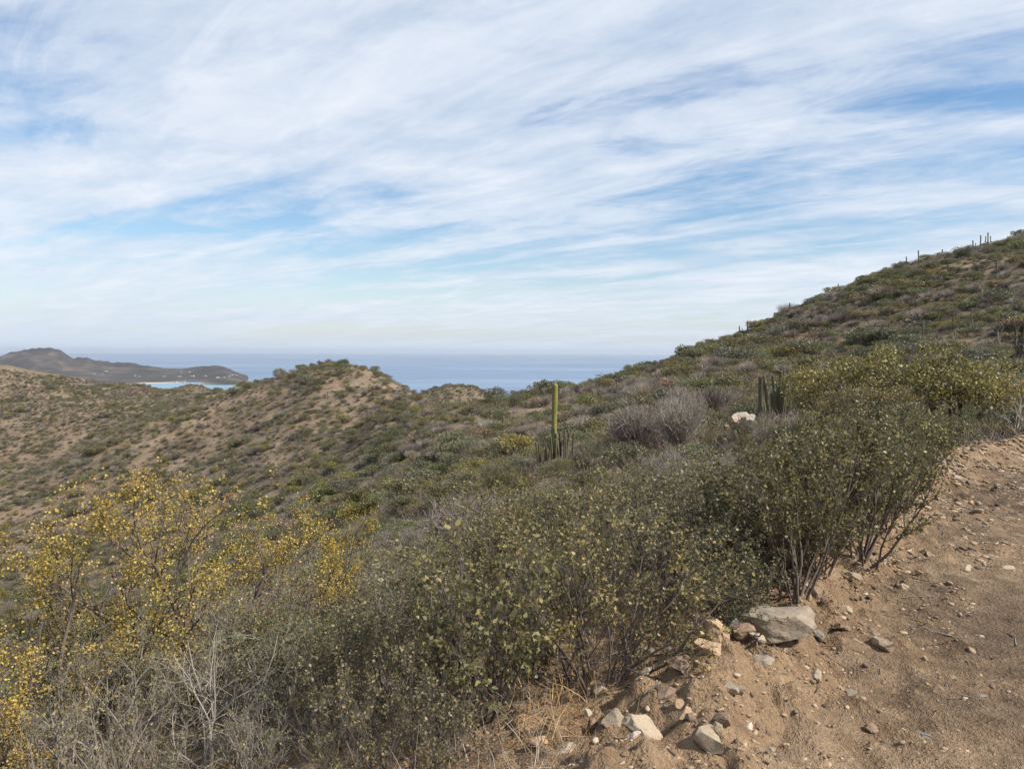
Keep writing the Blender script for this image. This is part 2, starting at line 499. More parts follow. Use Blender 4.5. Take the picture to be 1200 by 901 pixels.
M['rock_grey'] = rock_mat('grey_granite', (0.16, 0.138, 0.11), (0.27, 0.235, 0.185), (0.37, 0.325, 0.26))
M['rock_pale'] = rock_mat('pale_stone', (0.27, 0.215, 0.15), (0.41, 0.335, 0.24), (0.54, 0.455, 0.34))
M['rock_orange'] = rock_mat('orange_stone', (0.27, 0.175, 0.10), (0.43, 0.305, 0.19), (0.56, 0.43, 0.29))
M['rock_brown'] = rock_mat('brown_stone', (0.15, 0.098, 0.066), (0.245, 0.168, 0.115), (0.34, 0.245, 0.17))
M['rock_blue'] = rock_mat('blue_grey_stone', (0.11, 0.105, 0.095), (0.17, 0.162, 0.146), (0.26, 0.245, 0.215))
M['rock_white'] = rock_mat('white_stone', (0.36, 0.31, 0.245), (0.50, 0.44, 0.36), (0.61, 0.55, 0.46))


def cactus_mat(name, k):
    m, nt = new_mat(name)
    rib = nt.n('ShaderNodeAttribute', attribute_name='rib').outputs['Fac']
    p = nt.n('ShaderNodeTexCoord').outputs['Object']
    f = nt.noise(p, 3.0, 4, 0.6)
    body = nt.ramp(f, [(0.3, (0.12 * k, 0.118 * k, 0.045)), (0.6, (0.20 * k, 0.185 * k, 0.06)), (0.8, (0.27 * k, 0.235 * k, 0.085))])
    c = nt.mix(nt.ramp(rib, [(0.55, 0.0), (1.0, 0.75)]), body, (0.22, 0.20, 0.11))
    zb = nt.n('ShaderNodeSeparateXYZ', {0: p}).outputs[2]
    woody = nt.math('MULTIPLY', nt.ramp(nt.math('ADD', zb, nt.math('MULTIPLY', f, 0.8)), [(0.4, 1.0), (1.0, 0.0)]), 0.8)
    c = nt.mix(woody, c, (0.15, 0.115, 0.08))
    c = nt.mix(nt.math('MULTIPLY', nt.ramp(nt.noise(p, 14, 3, 0.7), [(0.58, 0.0), (0.72, 1.0)]), 0.5), c, (0.17, 0.13, 0.085))
    finish(nt, c, 0.75)
    return m


M['cactus'] = cactus_mat('cactus_skin', 1.25)
M['cactus_dark'] = cactus_mat('dark_cactus_skin', 0.55)

# ------------------------------------------------------------------ ground sheet
def bare_field(x, y):
    """1 where the soil lies open, 0 under brush and litter"""
    r = np.hypot(x, y)
    n = fbm(x, y, 11, 4, 51, 0.62)
    n = n + 0.30 * np.exp(-(((x + 36) / 17) ** 2 + ((y - 178) / 34) ** 2))      # the knoll's sunny flank
    b = sstep(-0.10, 0.26, n - 0.04 * sstep(200, 300, r) - 0.3 * sstep(450, 650, r) - 0.12 * sstep(40, 10, r)
              - 0.30 * sstep(60, 100, r) * sstep(175, 130, r) * sstep(-0.12, -0.34, x / np.maximum(np.abs(y), 0.1)) - 0.15 * sstep(0.05, 0.3, x / np.maximum(np.abs(y), 0.1)) * sstep(40, 60, r))
    return b


az_f = np.arange(-44, 44.01, 0.22)
az_b = np.arange(44, 316.01, 2.0)[1:-1]
AZ = np.radians(np.concatenate([az_f, az_b]))
RR = np.exp(np.concatenate([np.arange(math.log(0.9), math.log(9), 0.0085), np.arange(math.log(9), math.log(2200), 0.0145)]))
aa, rr = np.meshgrid(AZ, RR, indexing='ij')
gx, gy = (np.sin(aa) * rr).ravel(), (np.cos(aa) * rr).ravel()
gz = height(gx, gy)
na, nr = len(AZ), len(RR)
idx = np.arange(na * nr).reshape(na, nr)
nxt = np.roll(idx, -1, axis=0)
quads = np.stack([idx[:, :-1], idx[:, 1:], nxt[:, 1:], nxt[:, :-1]], -1).reshape(-1, 4)[:, ::-1]
s_, al_ = road_coords(gx, gy)
berm = sstep(2.6, 1.1, s_ + 0.7 * fbm(gx, gy, 1.2, 3, 61)) * sstep(-ROAD_W - 2.5, -ROAD_W - 0.5, s_) * sstep(60, 30, al_)
verts = np.stack([gx, gy, gz], 1)
cen = len(verts)
verts = np.concatenate([verts, [[0, 0, H(0, 0)]]])
ctri = np.stack([idx[:, 0], nxt[:, 0], np.full(na, cen)], 1)[:, ::-1]
me = mesh_np('ground', verts, quads, ctri, [M['ground']], smooth=True,
             point_attr={'bare': np.append(bare_field(gx, gy), 0), 'berm': np.append(berm, 1)})
link('ground', me, kind='structure', label='dry scrubby hillside soil falling away from the dirt road')

# ------------------------------------------------------------------ road sheet: sinks into the ground at ragged edges
ts = np.concatenate([np.arange(0, 22, 0.036), np.arange(22, 52, 0.09)])
vs = np.arange(-0.4, ROAD_W + 0.41, 0.045)
seg = np.hypot(*np.diff(ROAD_EDGE, axis=0).T)
cum = np.concatenate([[0], np.cumsum(seg)])
ex = np.interp(ts, cum, ROAD_EDGE[:, 0])
ey = np.interp(ts, cum, ROAD_EDGE[:, 1])
ker = np.ones(15) / 15
exs = np.convolve(np.pad(ex, 7, mode='edge'), ker, 'valid')
eys = np.convolve(np.pad(ey, 7, mode='edge'), ker, 'valid')
tx_, ty_ = np.gradient(exs), np.gradient(eys)
ln = np.hypot(tx_, ty_)
nx_, ny_ = ty_ / ln, -tx_ / ln
rx = exs[:, None] + nx_[:, None] * vs[None]
ry = eys[:, None] + ny_[:, None] * vs[None]
edge = np.minimum(vs + 0.4, ROAD_W + 0.4 - vs)[None] + 0.35 * fbm(rx, ry, 0.8, 3, 71)
rz_ = height(rx.ravel(), ry.ravel()).reshape(rx.shape) + np.where(edge > 0.35, 0.006, -0.05 + 0.056 * np.clip(edge / 0.35, 0, 1))
ii = np.arange(rx.size).reshape(rx.shape)
rq = np.stack([ii[:-1, :-1], ii[:-1, 1:], ii[1:, 1:], ii[1:, :-1]], -1).reshape(-1, 4)[:, ::-1]
me = mesh_np('road', np.stack([rx.ravel(), ry.ravel(), rz_.ravel()], 1), rq, None, [M['road']], smooth=True,
             point_attr={'bare': np.ones(rx.size), 'berm': np.ones(rx.size),
                         'wear': np.repeat(np.clip(np.exp(-((vs - 1.3) / 0.34) ** 2) + np.exp(-((vs - 2.95) / 0.36) ** 2), 0, 1)[None], len(ts), 0).ravel()})
link('road', me, kind='structure', label='rutted brown dirt road curving along the hillside')

# ------------------------------------------------------------------ sea and far headland
SEA = -150.0
m, nt = new_mat('sea_water')
p = nt.n('ShaderNodeTexCoord').outputs['Object']
mp = nt.n('ShaderNodeMapping', {'Vector': p, 'Scale': (0.0004, 0.0013, 1), 'Rotation': (0, 0, R(-20))}).outputs[0]
slick = nt.noise(mp, 1.0, 6, 0.6, 0.8)
mp2 = nt.n('ShaderNodeMapping', {'Vector': p, 'Scale': (0.004, 0.016, 1), 'Rotation': (0, 0, R(-6))}).outputs[0]
swell = nt.noise(mp2, 1.0, 5, 0.65)
wcol = nt.ramp(nt.math('ADD', nt.math('MULTIPLY', slick, 0.7), nt.math('MULTIPLY', swell, 0.3)),
               [(0.38, (0.072, 0.130, 0.215)), (0.50, (0.105, 0.172, 0.268)), (0.62, (0.18, 0.25, 0.345))])
sh = nt.n('ShaderNodeVectorMath', {0: p, 1: ((188 - 600) / FPX * 3180, 3180, 0)}, operation='DISTANCE').outputs['Value']
wcol = nt.mix(nt.ramp(nt.math('DIVIDE', sh, 1000.0), [(0.25, 1.0), (0.5, 0.0)]), wcol, (0.16, 0.28, 0.36))
b = finish(nt, wcol, 0.45, swell, 0.5, 2.0, 0.5)
M['sea'] = m
na_s = 180
ra = np.array([0, 600, 1200, 2000, 3000, 5000, 9000, 16000, 28000, 44000.0])
aS, rS = np.meshgrid(np.linspace(0, 2 * math.pi, na_s, endpoint=False), ra[1:], indexing='ij')
sv = np.stack([np.sin(aS) * rS, np.cos(aS) * rS, np.full(aS.shape, SEA)], -1).reshape(-1, 3)
ii = np.arange(na_s * (len(ra) - 1)).reshape(na_s, -1)
nn = np.roll(ii, -1, axis=0)
sq = np.stack([ii[:, :-1], ii[:, 1:], nn[:, 1:], nn[:, :-1]], -1).reshape(-1, 4)[:, ::-1]
sv = np.concatenate([sv, [[0, 0, SEA]]])
st = np.stack([ii[:, 0], nn[:, 0], np.full(na_s, len(sv) - 1)], 1)[:, ::-1]
link('sea', mesh_np('sea', sv, sq, st, [M['sea']]), kind='structure', label='calm blue sea reaching a hazy horizon')

# headland: crest rows at 5 km, a bay with a beach on its near side
prof_px = np.array([-900, -300, -120, 0, 28, 60, 85, 100, 130, 150, 190, 215, 240, 262, 275, 290, 305, 340], float)
prof_py = np.array([436, 430, 425, 421, 415, 415.5, 422, 421, 427, 427.5, 433, 434, 430.5, 431, 436, 443, 447.5, 460], float)
hx = np.linspace(-6500, -500, 290)
hy = np.linspace(2300, 6600, 210)
HX, HY = np.meshgrid(hx, hy, indexing='ij')
hpx = HX / HY * FPX + 600
crest_d = 5000 - 900 * sstep(180, 300, hpx)
crest = EYE - crest_d * (np.interp(hpx, prof_px, prof_py) - 412) / FPX - SEA
u = (HY - crest_d) / 1.0
shape = np.exp(-np.where(u < 0, (u / 800) ** 2, (u / 700) ** 2))
hz = crest * shape - 7 * (1 - shape) - 3
hz += fbm(HX, HY, 420, 6, 81, 0.64) * 54 * sstep(4, 70, hz) * (1 - 0.75 * sstep(225, 265, hpx))
low = 9 * sstep(300, 100, hpx) * sstep(6400, 5600, HY)          # coastal flat
hz = np.maximum(hz, low + 5 * fbm(HX, HY, 300, 3, 83) - 14 * sstep(268, 288, hpx))
# the bay: water where the flat is cut away
bx, by = (188 - 600) / FPX * 3180, 3180
ang = R(-18)
ux = (HX - bx) * math.cos(ang) - (HY - by) * math.sin(ang)
uy = (HX - bx) * math.sin(ang) + (HY - by) * math.cos(ang)
bay = np.exp(-((ux / 125) ** 4 + (uy / 200) ** 4))
hz = hz * (1 - bay) - 26 * bay
opening = np.exp(-(((HX - bx - 420) / 420) ** 4 + ((HY - by + 250) / 260) ** 4))
hz = hz * (1 - opening) - 26 * opening
edge_dn = np.minimum.reduce([(HX - hx[0]) / 300, (hx[-1] - HX) / 200, (HY - hy[0]) / 200, (hy[-1] - HY) / 300])
hz = np.where(edge_dn < 1, hz * np.clip(edge_dn, 0, 1) - 20 * (1 - np.clip(edge_dn, 0, 1)), hz)
m, nt = new_mat('headland_scrub')
pz = nt.n('ShaderNodeNewGeometry').outputs['Position']
zz = nt.n('ShaderNodeSeparateXYZ', {0: pz}).outputs[2]
p = nt.n('ShaderNodeTexCoord').outputs['Object']
n1 = nt.noise(p, 0.006, 6, 0.65)
n2 = nt.noise(p, 0.05, 4, 0.7)
c = nt.ramp(n1, [(0.35, (0.026, 0.024, 0.019)), (0.52, (0.05, 0.042, 0.033)), (0.68, (0.13, 0.100, 0.074))])
c = nt.mix(nt.ramp(n2, [(0.60, 0.0), (0.78, 0.8)]), c, (0.21, 0.165, 0.12))
beach = nt.math('MULTIPLY', nt.n('ShaderNodeAttribute', attribute_name='sand').outputs['Fac'], nt.ramp(nt.math('ADD', nt.math('DIVIDE', nt.math('SUBTRACT', zz, SEA), 8.0), 0.0), [(0.30, 1.0), (0.62, 0.0)]))
c = nt.mix(beach, c, (0.46, 0.41, 0.33))
finish(nt, c, 0.95)
ii = np.arange(HX.size).reshape(HX.shape)
hq = np.stack([ii[:-1, :-1], ii[:-1, 1:], ii[1:, 1:], ii[1:, :-1]], -1).reshape(-1, 4)[:, ::-1]
me = mesh_np('headland', np.stack([HX.ravel(), HY.ravel(), hz.ravel() + SEA], 1), hq, None, [m], smooth=True,
             point_attr={'sand': sstep(380, 170, np.hypot(HX - bx + 130, (HY - by) * 0.9)).ravel()})
link('headland', me, kind='structure', label='low dark headland with a sandy bay beyond the valley')

# ------------------------------------------------------------------ plants: growing and meshing
def perp(d):
    a = np.where(np.abs(d[..., 2:3]) < 0.9, np.array([0, 0, 1.0]), np.array([1.0, 0, 0]))
    u = np.cross(d, a)
    u /= np.linalg.norm(u, axis=-1, keepdims=True) + 1e-9
    return u, np.cross(d, u)


def tubes(pts, rad, m=3):
    """pts n,k,3  rad n,k -> verts, quads"""
    n, k = pts.shape[:2]
    d = np.gradient(pts, axis=1)
    d /= np.linalg.norm(d, axis=-1, keepdims=True) + 1e-9
    u, v = perp(d)
    th = np.arange(m) * 2 * math.pi / m
    ring = (pts[:, :, None] + rad[:, :, None, None] * (np.cos(th)[None, None, :, None] * u[:, :, None]
                                                       + np.sin(th)[None, None, :, None] * v[:, :, None]))
    ii = np.arange(n * k * m).reshape(n, k, m)
    jj = np.roll(ii, -1, axis=2)
    q = np.stack([ii[:, :-1], jj[:, :-1], jj[:, 1:], ii[:, 1:]], -1).reshape(-1, 4)
    return ring.reshape(-1, 3), q


def unit(v):
    return v / (np.linalg.norm(v, axis=-1, keepdims=True) + 1e-9)


def walk(rng, p0, d0, length, k, wob, up):
    pts = [p0]
    d = d0
    for i in range(k):
        d = unit(d + rng.normal(0, wob, d.shape) + np.array([0, 0, up]))
        pts.append(pts[-1] + d * (length / k)[:, None])
    return np.stack(pts, 1)


def grow(rng, h, wd, stems=6, kids=(6, 6), lens=(0.5, 0.4), r0=0.018, wob=0.22, up=0.03, lean=1.0, base=0.08, angle=0.9):
    """levels of branches of a shrub h high and wd wide. returns a list of (points, radii)"""
    th = rng.uniform(0, 2 * math.pi, stems) + np.arange(stems) * 2.4
    rho = np.sqrt(rng.uniform(0.05, 1, stems)) * wd * 0.5 * lean
    hh = h * np.sqrt(np.clip(1 - (rho / (wd * 0.5) * 0.75) ** 2, 0.1, 1)) * rng.uniform(0.75, 0.95, stems)
    p0 = np.stack([np.cos(th), np.sin(th), np.zeros(stems)], 1) * base * rng.uniform(0.1, 1, (stems, 1))
    p0[:, 2] = -0.06
    tgt = np.stack([np.cos(th) * rho, np.sin(th) * rho, hh], 1)
    vec = tgt - p0
    L = np.linalg.norm(vec, axis=1) * 0.85
    k = 9
    pts = walk(rng, p0, unit(vec + rng.normal(0, 0.12, vec.shape) * L[:, None]), L, k, wob * 0.6, up)
    f = np.linspace(0, 1, k + 1)
    rad = r0 * rng.uniform(0.7, 1.15, stems)[:, None] * (1 - 0.72 * f)[None]
    levels = [(pts, rad)]
    for li, (nk, lf) in enumerate(zip(kids, lens)):
        pp, pr = levels[-1]
        n, kk = pp.shape[:2]
        N = n * nk
        pi = np.repeat(np.arange(n), nk)
        tt = rng.uniform(0.22 if li == 0 else 0.15, 1.0, N)
        si = np.clip((tt * (kk - 1)).astype(int), 0, kk - 2)
        fr = (tt * (kk - 1) - si)[:, None]
        P = pp[pi, si] * (1 - fr) + pp[pi, si + 1] * fr
        D = unit(pp[pi, si + 1] - pp[pi, si])
        plen = np.linalg.norm(np.diff(pp, axis=1), axis=2).sum(1)
        side = unit(np.cross(D, rng.normal(0, 1, D.shape)))
        ang = rng.uniform(0.35, 1.0, (N, 1)) * angle
        D2 = unit(D * np.cos(ang) + side * np.sin(ang) + np.array([0, 0, 0.12]))
        L2 = plen[pi] * lf * rng.uniform(0.45, 1.2, N) * (1.15 - 0.5 * tt)
        k2 = 6 if li == 0 else 4
        q = walk(rng, P, D2, L2, k2, wob, up)
        r2 = np.maximum((pr[pi, si] * 0.62)[:, None] * (1 - 0.75 * np.linspace(0, 1, k2 + 1))[None], 0.0011)
        levels.append((q, r2))
    return levels


def leaves(rng, P, D, size, droop=0.0, width=0.45, spread=0.9):
    """leaf blades (folded quads) at points P, along branch direction D"""
    n = len(P)
    d = unit(D + rng.normal(0, spread, (n, 3)) - np.array([0, 0, droop]))
    u = unit(np.cross(d, rng.normal(0, 1, (n, 3))))
    nn_ = np.cross(d, u)
    s = size * rng.uniform(0.55, 1.3, n)[:, None]
    b = P
    tip = P + d * s
    midp = P + d * s * 0.45 + nn_ * s * 0.10
    l = midp + u * s * width
    r = midp - u * s * width
    v = np.stack([b, l, tip, r], 1).reshape(-1, 3)
    q = np.arange(4 * n).reshape(n, 4)
    return v, q, rng.uniform(0, 1, n)


def pts_on(rng, lev, n, lo=0.2, clump=1, jit=0.0):
    pp, _ = lev
    m_, k = pp.shape[:2]
    pi = rng.integers(0, m_, n)
    t = rng.uniform(lo, 1, n) * (k - 1)
    si = np.clip(t.astype(int), 0, k - 2)
    fr = (t - si)[:, None]
    P = pp[pi, si] * (1 - fr) + pp[pi, si + 1] * fr
    D = unit(pp[pi, si + 1] - pp[pi, si])
    if clump > 1:
        P = np.repeat(P, clump, 0) + rng.normal(0, jit, (n * clump, 3))
        D = np.repeat(D, clump, 0)
    return P, D


def cat_np(parts):
    vs_, qs, rs, off = [], [], [], 0
    for v, q, r in parts:
        vs_.append(v)
        qs.append(q + off)
        rs.append(r)
        off += len(v)
    return np.concatenate(vs_), np.concatenate(qs), np.concatenate(rs)


def wood(rng, levels, sides=(5, 3, 3)):
    out = []
    for (p_, r_), m_ in zip(levels, sides):
        v, q = tubes(p_, r_, m_)
        out.append((v, q, np.repeat(rng.uniform(0, 1, len(p_)), len(q) // len(p_))))
    return cat_np(out)


class Kind:
    """meshes of one sort of shrub: wood + foliage, normalised to be copied and scaled"""
    def __init__(self, name, seed, h, wd, grow_kw, nleaf, leaf_kw, leaf_mat_, bark, lo=0.2, clump=1, jit=0.0, lev=-1):
        rng = np.random.default_rng(seed)
        self.h, self.w = h, wd
        lv = grow(rng, h, wd, **grow_kw)
        v, q, r = wood(rng, lv)
        self.stem_me = mesh_np(name + '_stems', v, q, None, [M[bark]], r)
        self.top = float(np.percentile(v[:, 2], 99.5))
        self.leaf_me = None
        if nleaf:
            P, D = pts_on(rng, lv[lev], nleaf, lo, clump, jit)
            v, q, r = leaves(rng, P, D, **leaf_kw)
            self.leaf_me = mesh_np(name + '_foliage', v, q, None, [M[leaf_mat_]], r)


def plant(kind, name, loc, scale, rz, label, group=None, cat='shrub', squash=1.0):
    e = bpy.data.objects.new(name, None)
    COL.objects.link(e)
    e.empty_display_size = 0.2
    e.location = loc
    e.rotation_euler = (0, 0, rz)
    e.scale = (scale, scale, scale * squash)
    e['label'] = label
    e['category'] = cat
    if group:
        e['group'] = group
    s = bpy.data.objects.new('stems', kind.stem_me)
    COL.objects.link(s)
    s.parent = e
    if kind.leaf_me:
        f = bpy.data.objects.new('foliage', kind.leaf_me)
        COL.objects.link(f)
        f.parent = e
    return e


def fit(kind, px, d, top_row):
    """scale that makes a plant standing at px,d reach a sight line row"""
    g = at(px, d)
    z = EYE - d * (top_row - 412) / FPX
    return g, max(0.3, (z - g.z) / kind.top)


# near kinds
K_yellow = [Kind('yellow_a', 1, 2.6, 2.7, dict(stems=5, kids=(8, 9, 5), lens=(0.55, 0.42, 0.4), r0=0.028, wob=0.2, up=0.05, lean=1.0), 1250,
                 dict(size=0.019, width=0.38, droop=0.1), 'leaf_yellow', 'bark_dark', lo=0.6, clump=12, jit=0.034),
            Kind('yellow_b', 2, 1.8, 2.0, dict(stems=5, kids=(7, 8, 5), lens=(0.55, 0.45, 0.4), r0=0.022, wob=0.22, up=0.05), 800,
                 dict(size=0.018, width=0.38, droop=0.1), 'leaf_yellow', 'bark_dark', lo=0.55, clump=12, jit=0.032)]
K_olive = [Kind('olive_%d' % i, 10 + i, 1.4, 1.5, dict(stems=16, kids=(9, 8, 7), lens=(0.5, 0.42, 0.42), r0=0.011, wob=0.16, up=0.04, base=0.22), (1700, 800, 1300)[i],
                dict(size=(0.028, 0.042, 0.033)[i], width=0.30, droop=0.5), 'leaf_olive', 'bark_dark', lo=0.25, clump=3, jit=0.014) for i in range(3)]
K_dark = [Kind('dark_%d' % i, 20 + i, 1.5, 1.9, dict(stems=18, kids=(9, 8, 5), lens=(0.5, 0.42, 0.4), r0=0.014, wob=0.15, up=0.06, base=0.2), 4200,
               dict(size=0.032, width=0.32, droop=0.3), 'leaf_dark', 'bark_dark', lo=0.05, clump=2, jit=0.012) for i in range(2)]
K_green = [Kind('green_%d' % i, 30 + i, 1.4, 1.9, dict(stems=12, kids=(8, 7, 4), lens=(0.5, 0.45, 0.4), r0=0.012, wob=0.18, up=0.05, base=0.14), 6000,
                dict(size=0.034, width=0.26, droop=0.0), 'leaf_green', 'bark_grey', lo=0.1) for i in range(2)]
K_twiggy = [Kind('twiggy_%d' % i, 40 + i, 1.3, 1.6, dict(stems=12, kids=(9, 8, 5), lens=(0.5, 0.42, 0.4), r0=0.012, wob=0.2, up=0.06, base=0.18), 1100,
                 dict(size=0.03, width=0.3, droop=0.2), 'leaf_olive', 'bark_grey', lo=0.2) for i in range(2)]
class Dome:
    """compact shrub 2 m wide: leaf clumps over a fan of stems, clear inner shade, stray twigs"""
    def __init__(self, name, seed, leafmat, bark, n=4200, size=0.055, lumps=36, flat=0.5, lump=(0.13, 0.28), twigs=170, width=0.36, bare=False):
        rng = np.random.default_rng(seed)
        th = rng.uniform(0, 6.28, lumps)
        rr_ = np.sqrt(rng.uniform(0, 1, lumps)) * 0.82
        C = np.stack([np.cos(th) * rr_, np.sin(th) * rr_, (0.25 + 0.75 * np.sqrt(1 - rr_ ** 2 * 0.95)) * flat * 1.75 * rng.uniform(0.55, 1.05, lumps)], 1)
        rad = rng.uniform(*lump, lumps)
        p0 = rng.normal(0, 0.06, (lumps, 3)) * (1, 1, 0)
        p0[:, 2] = -0.05
        sp = walk(rng, p0, unit(C - p0 + np.array([0, 0, 0.25])), np.linalg.norm(C - p0, axis=1) * 1.02, 6, 0.13, 0.0)
        v1, q1 = tubes(sp, np.repeat(np.linspace(0.016, 0.005, 7)[None], lumps, 0), 4)
        ci = rng.integers(0, lumps, twigs)
        dt = unit(rng.normal(0, 1, (twigs, 3)) + np.array([0, 0, 0.5]))
        tw = walk(rng, C[ci], dt, rad[ci] * rng.uniform(0.9, 1.7, twigs), 3, 0.2, 0.06)
        v2, q2 = tubes(tw, np.repeat(np.array([0.006, 0.005, 0.004, 0.002])[None], twigs, 0), 3)
        v, q, r = cat_np([(v1, q1, np.repeat(rng.uniform(0, 1, lumps), len(q1) // lumps)), (v2, q2, np.repeat(rng.uniform(0, 1, twigs), len(q2) // twigs))])
        self.stem_me = mesh_np(name + '_stems', v, q, None, [M[bark]], r)
        ci = rng.integers(0, lumps, n)
        dn = unit(rng.normal(0, 1, (n, 3)) + np.array([0, 0, 0.25]))
        P = C[ci] + dn * rad[ci][:, None] * rng.uniform(0.3, 1.0, (n, 1)) ** 0.6 * np.array([1, 1, 0.8])
        P[:, 2] = np.maximum(P[:, 2], 0.02)
        if bare:
            b0 = P * np.array([0.75, 0.75, 0.7]) * rng.uniform(0.35, 0.95, (n, 1))
            tw = walk(rng, b0, unit(P - b0 + np.array([0, 0, 0.15])), np.linalg.norm(P - b0, axis=1) * 1.1 + 0.06, 3, 0.30, 0.08)
            v, q = tubes(tw, np.repeat(np.array([0.006, 0.005, 0.004, 0.002])[None], n, 0), 3)
            r = np.repeat(rng.uniform(0, 1, n), len(q) // n)
        else:
            v, q, r = leaves(rng, P, dn, size, 0.05, width, 0.8)
        self.leaf_me = mesh_np(name + '_foliage', v, q, None, [M[leafmat]], r)
        self.w = 2.0
        self.top = float(np.percentile(v[:, 2], 99))


D_green = [Dome('dgreen_%d' % i, 130 + i, 'leaf_green', 'bark_grey', flat=0.45 + 0.1 * i) for i in range(2)]
D_grey = [Dome('dgrey_%d' % i, 140 + i, 'leaf_greygreen', 'bark_grey', flat=0.45 + 0.1 * i) for i in range(2)]
D_olive = [Dome('dolive_%d' % i, 150 + i, 'leaf_olive', 'bark_dark', n=3200, flat=0.5 + 0.1 * i) for i in range(2)]
D_dark = [Dome('ddark_%d' % i, 160 + i, 'leaf_dark', 'bark_dark', flat=0.5 + 0.1 * i) for i in range(2)]
D_bare = [Dome('dbare_0', 170, 'twig_brown', 'bark_grey', n=800, bare=True, flat=0.5, twigs=420), Dome('dbare_1', 171, 'twig_grey', 'bark_grey', n=800, bare=True, flat=0.6, twigs=420)]
D_ygreen = [Dome('dyg_%d' % i, 180 + i, 'leaf_yellowgreen', 'bark_dark', n=9000, size=0.032, lumps=60, flat=0.5 + 0.1 * i, lump=(0.12, 0.24), width=0.42) for i in range(2)]
K_dead = [Kind('dead_%d' % i, 60 + i, 1.4, 2.0, dict(stems=9, kids=(6, 5, 4), lens=(0.5, 0.45, 0.4), r0=0.0095, wob=0.26, up=0.02, base=0.12), 0, {}, None, 'bark_white') for i in range(2)]
print('kinds', round(time.time() - T0, 1))

rs = np.random.default_rng(5)
placed = []          # (x, y, radius) of every plant set by hand


def put(kinds, i, name, px, d, row, label, cat='shrub', squash=1.0, rz=None, group=None):
    kd = kinds[i % len(kinds)]
    if d > 100:                      # given as the row of its foot
        d = d_of(px, d)
    g, s = fit(kd, px, d, row)
    s /= squash
    placed.append((g.x, g.y, kd.w * s * 0.45))
    return plant(kd, name, g, s, rs.uniform(0, 6.28) if rz is None else rz, label, group, cat, squash)


def nearest(marks, x, y):
    return min(marks, key=lambda m_: math.hypot((m_[0] - 600) / FPX * m_[1] - x, m_[1] - y))[2]


MARKS_MID = [(649, 30, 'near the tall column cactus'), (905, 27, 'near the organ pipe cactus and white boulders'), (798, 22, 'near the round grey leafless bush'),
             (1062, 17, 'near the yellow-green bushes beyond the road bend'), (552, 14, 'near the dark brown leafless bush'), (340, 10, 'beyond the thin yellow blossoming bush'),
             (960, 11, 'behind the dark shrubs of the road edge'), (700, 10, 'behind the olive shrubs of the bank'), (380, 26, 'where the slope drops to the valley'), (150, 16, 'below the yellow bushes'),
             (520, 26, 'between the valley drop and the tall cactus')]
MARKS_BANK = [(215, 6, 'around the tallest yellow bush'), (95, 4.6, 'around the mid-sized yellow bush'), (705, 4.2, 'around the tall forked olive shrub'), (245, 3.6, 'around the bleached leafless shrub'),
              (540, 3.2, 'at the edge of the straw'), (440, 4.6, 'between the yellow bushes and the leafy olive shrubs'), (600, 6.5, 'in the second row behind the olive shrubs'),
              (860, 6.5, 'behind the dark road-edge shrubs'), (350, 7, 'around the thin yellow blossoming bush')]
# the flowering bushes at the slope's foot of the road
put(K_yellow, 0, 'flowering_bush', 225, 5.8, 538, 'tall open bush with dark forked stems and yellow blossom all over', 'bush', rz=1.1)
put(K_yellow, 1, 'flowering_bush', 95, 5.0, 622, 'mid-sized yellow blossoming bush crowding the tallest one', 'bush', rz=2.0)
put(K_yellow, 1, 'flowering_bush', 350, 6.6, 588, 'thin yellow blossoming bush among grey-green scrub', 'bush', squash=1.3)
put(K_yellow, 1, 'flowering_bush', -25, 4.0, 745, 'low yellow blossoming bush at the foot of the slope', 'bush')
put(K_dead, 0, 'dead_shrub', 235, 3.7, 735, 'bleached leafless shrub with pale arching branches under the yellow bushes', 'shrub')
put(K_dead, 1, 'dead_shrub', 315, 3.5, 800, 'low bleached shrub with one long pale branch arching sideways', 'shrub')
put([Kind('dead_2', 66, 1.4, 2.0, dict(stems=6, kids=(5, 4), lens=(0.5, 0.45), r0=0.024, wob=0.2, up=0.03, base=0.1), 0, {}, None, 'bark_white')], 0, 'dead_shrub', 1186, 13.2, 455, 'white leafless shrub standing behind the bend of the road', 'shrub')
OL = [(705, 803, 588), (565, 845, 625), (635, 5.4, 570), (470, 3.9, 665), (775, 5.2, 552), (855, 6.6, 545), (400, 3.5, 760),
      (505, 3.25, 745), (560, 7.4, 590), (700, 7.6, 545), (615, 3.6, 700), (330, 4.6, 740), (430, 5.6, 680)]
OLAB = ['tall yellowing olive shrub with bare forked stems above the wedge-shaped rock', 'olive shrub beside the tall one with forked stems, away from the road',
        'yellowing olive shrub behind the tall one with forked stems', 'leafy olive shrub between the bleached shrubs and the straw', 'olive shrub between the tall forked one and the dark shrubs',
        'olive shrub behind the dark shrubs, half hidden by them', 'low olive shrub next to the bleached shrub with one long branch', 'low olive shrub at the upper edge of the straw',
        'olive shrub in the second row behind the leafy one', 'olive shrub in the second row behind the tall forked one', 'small olive shrub standing alone in front of the tall forked one',
        'olive shrub between the tallest yellow bush and the leafy olive shrubs', 'olive shrub beside the thin yellow blossoming bush']
for k, (px, d, row) in enumerate(OL):
    put(K_olive, k, 'olive_shrub', px, d, row, OLAB[k], group='olive shrubs along the road bank')
DK = [(938, 697, 508), (1010, 655, 488), (872, 700, 548), (1058, 592, 474), (985, 612, 478), (815, 728, 580), (905, 640, 520), (1088, 548, 470)]
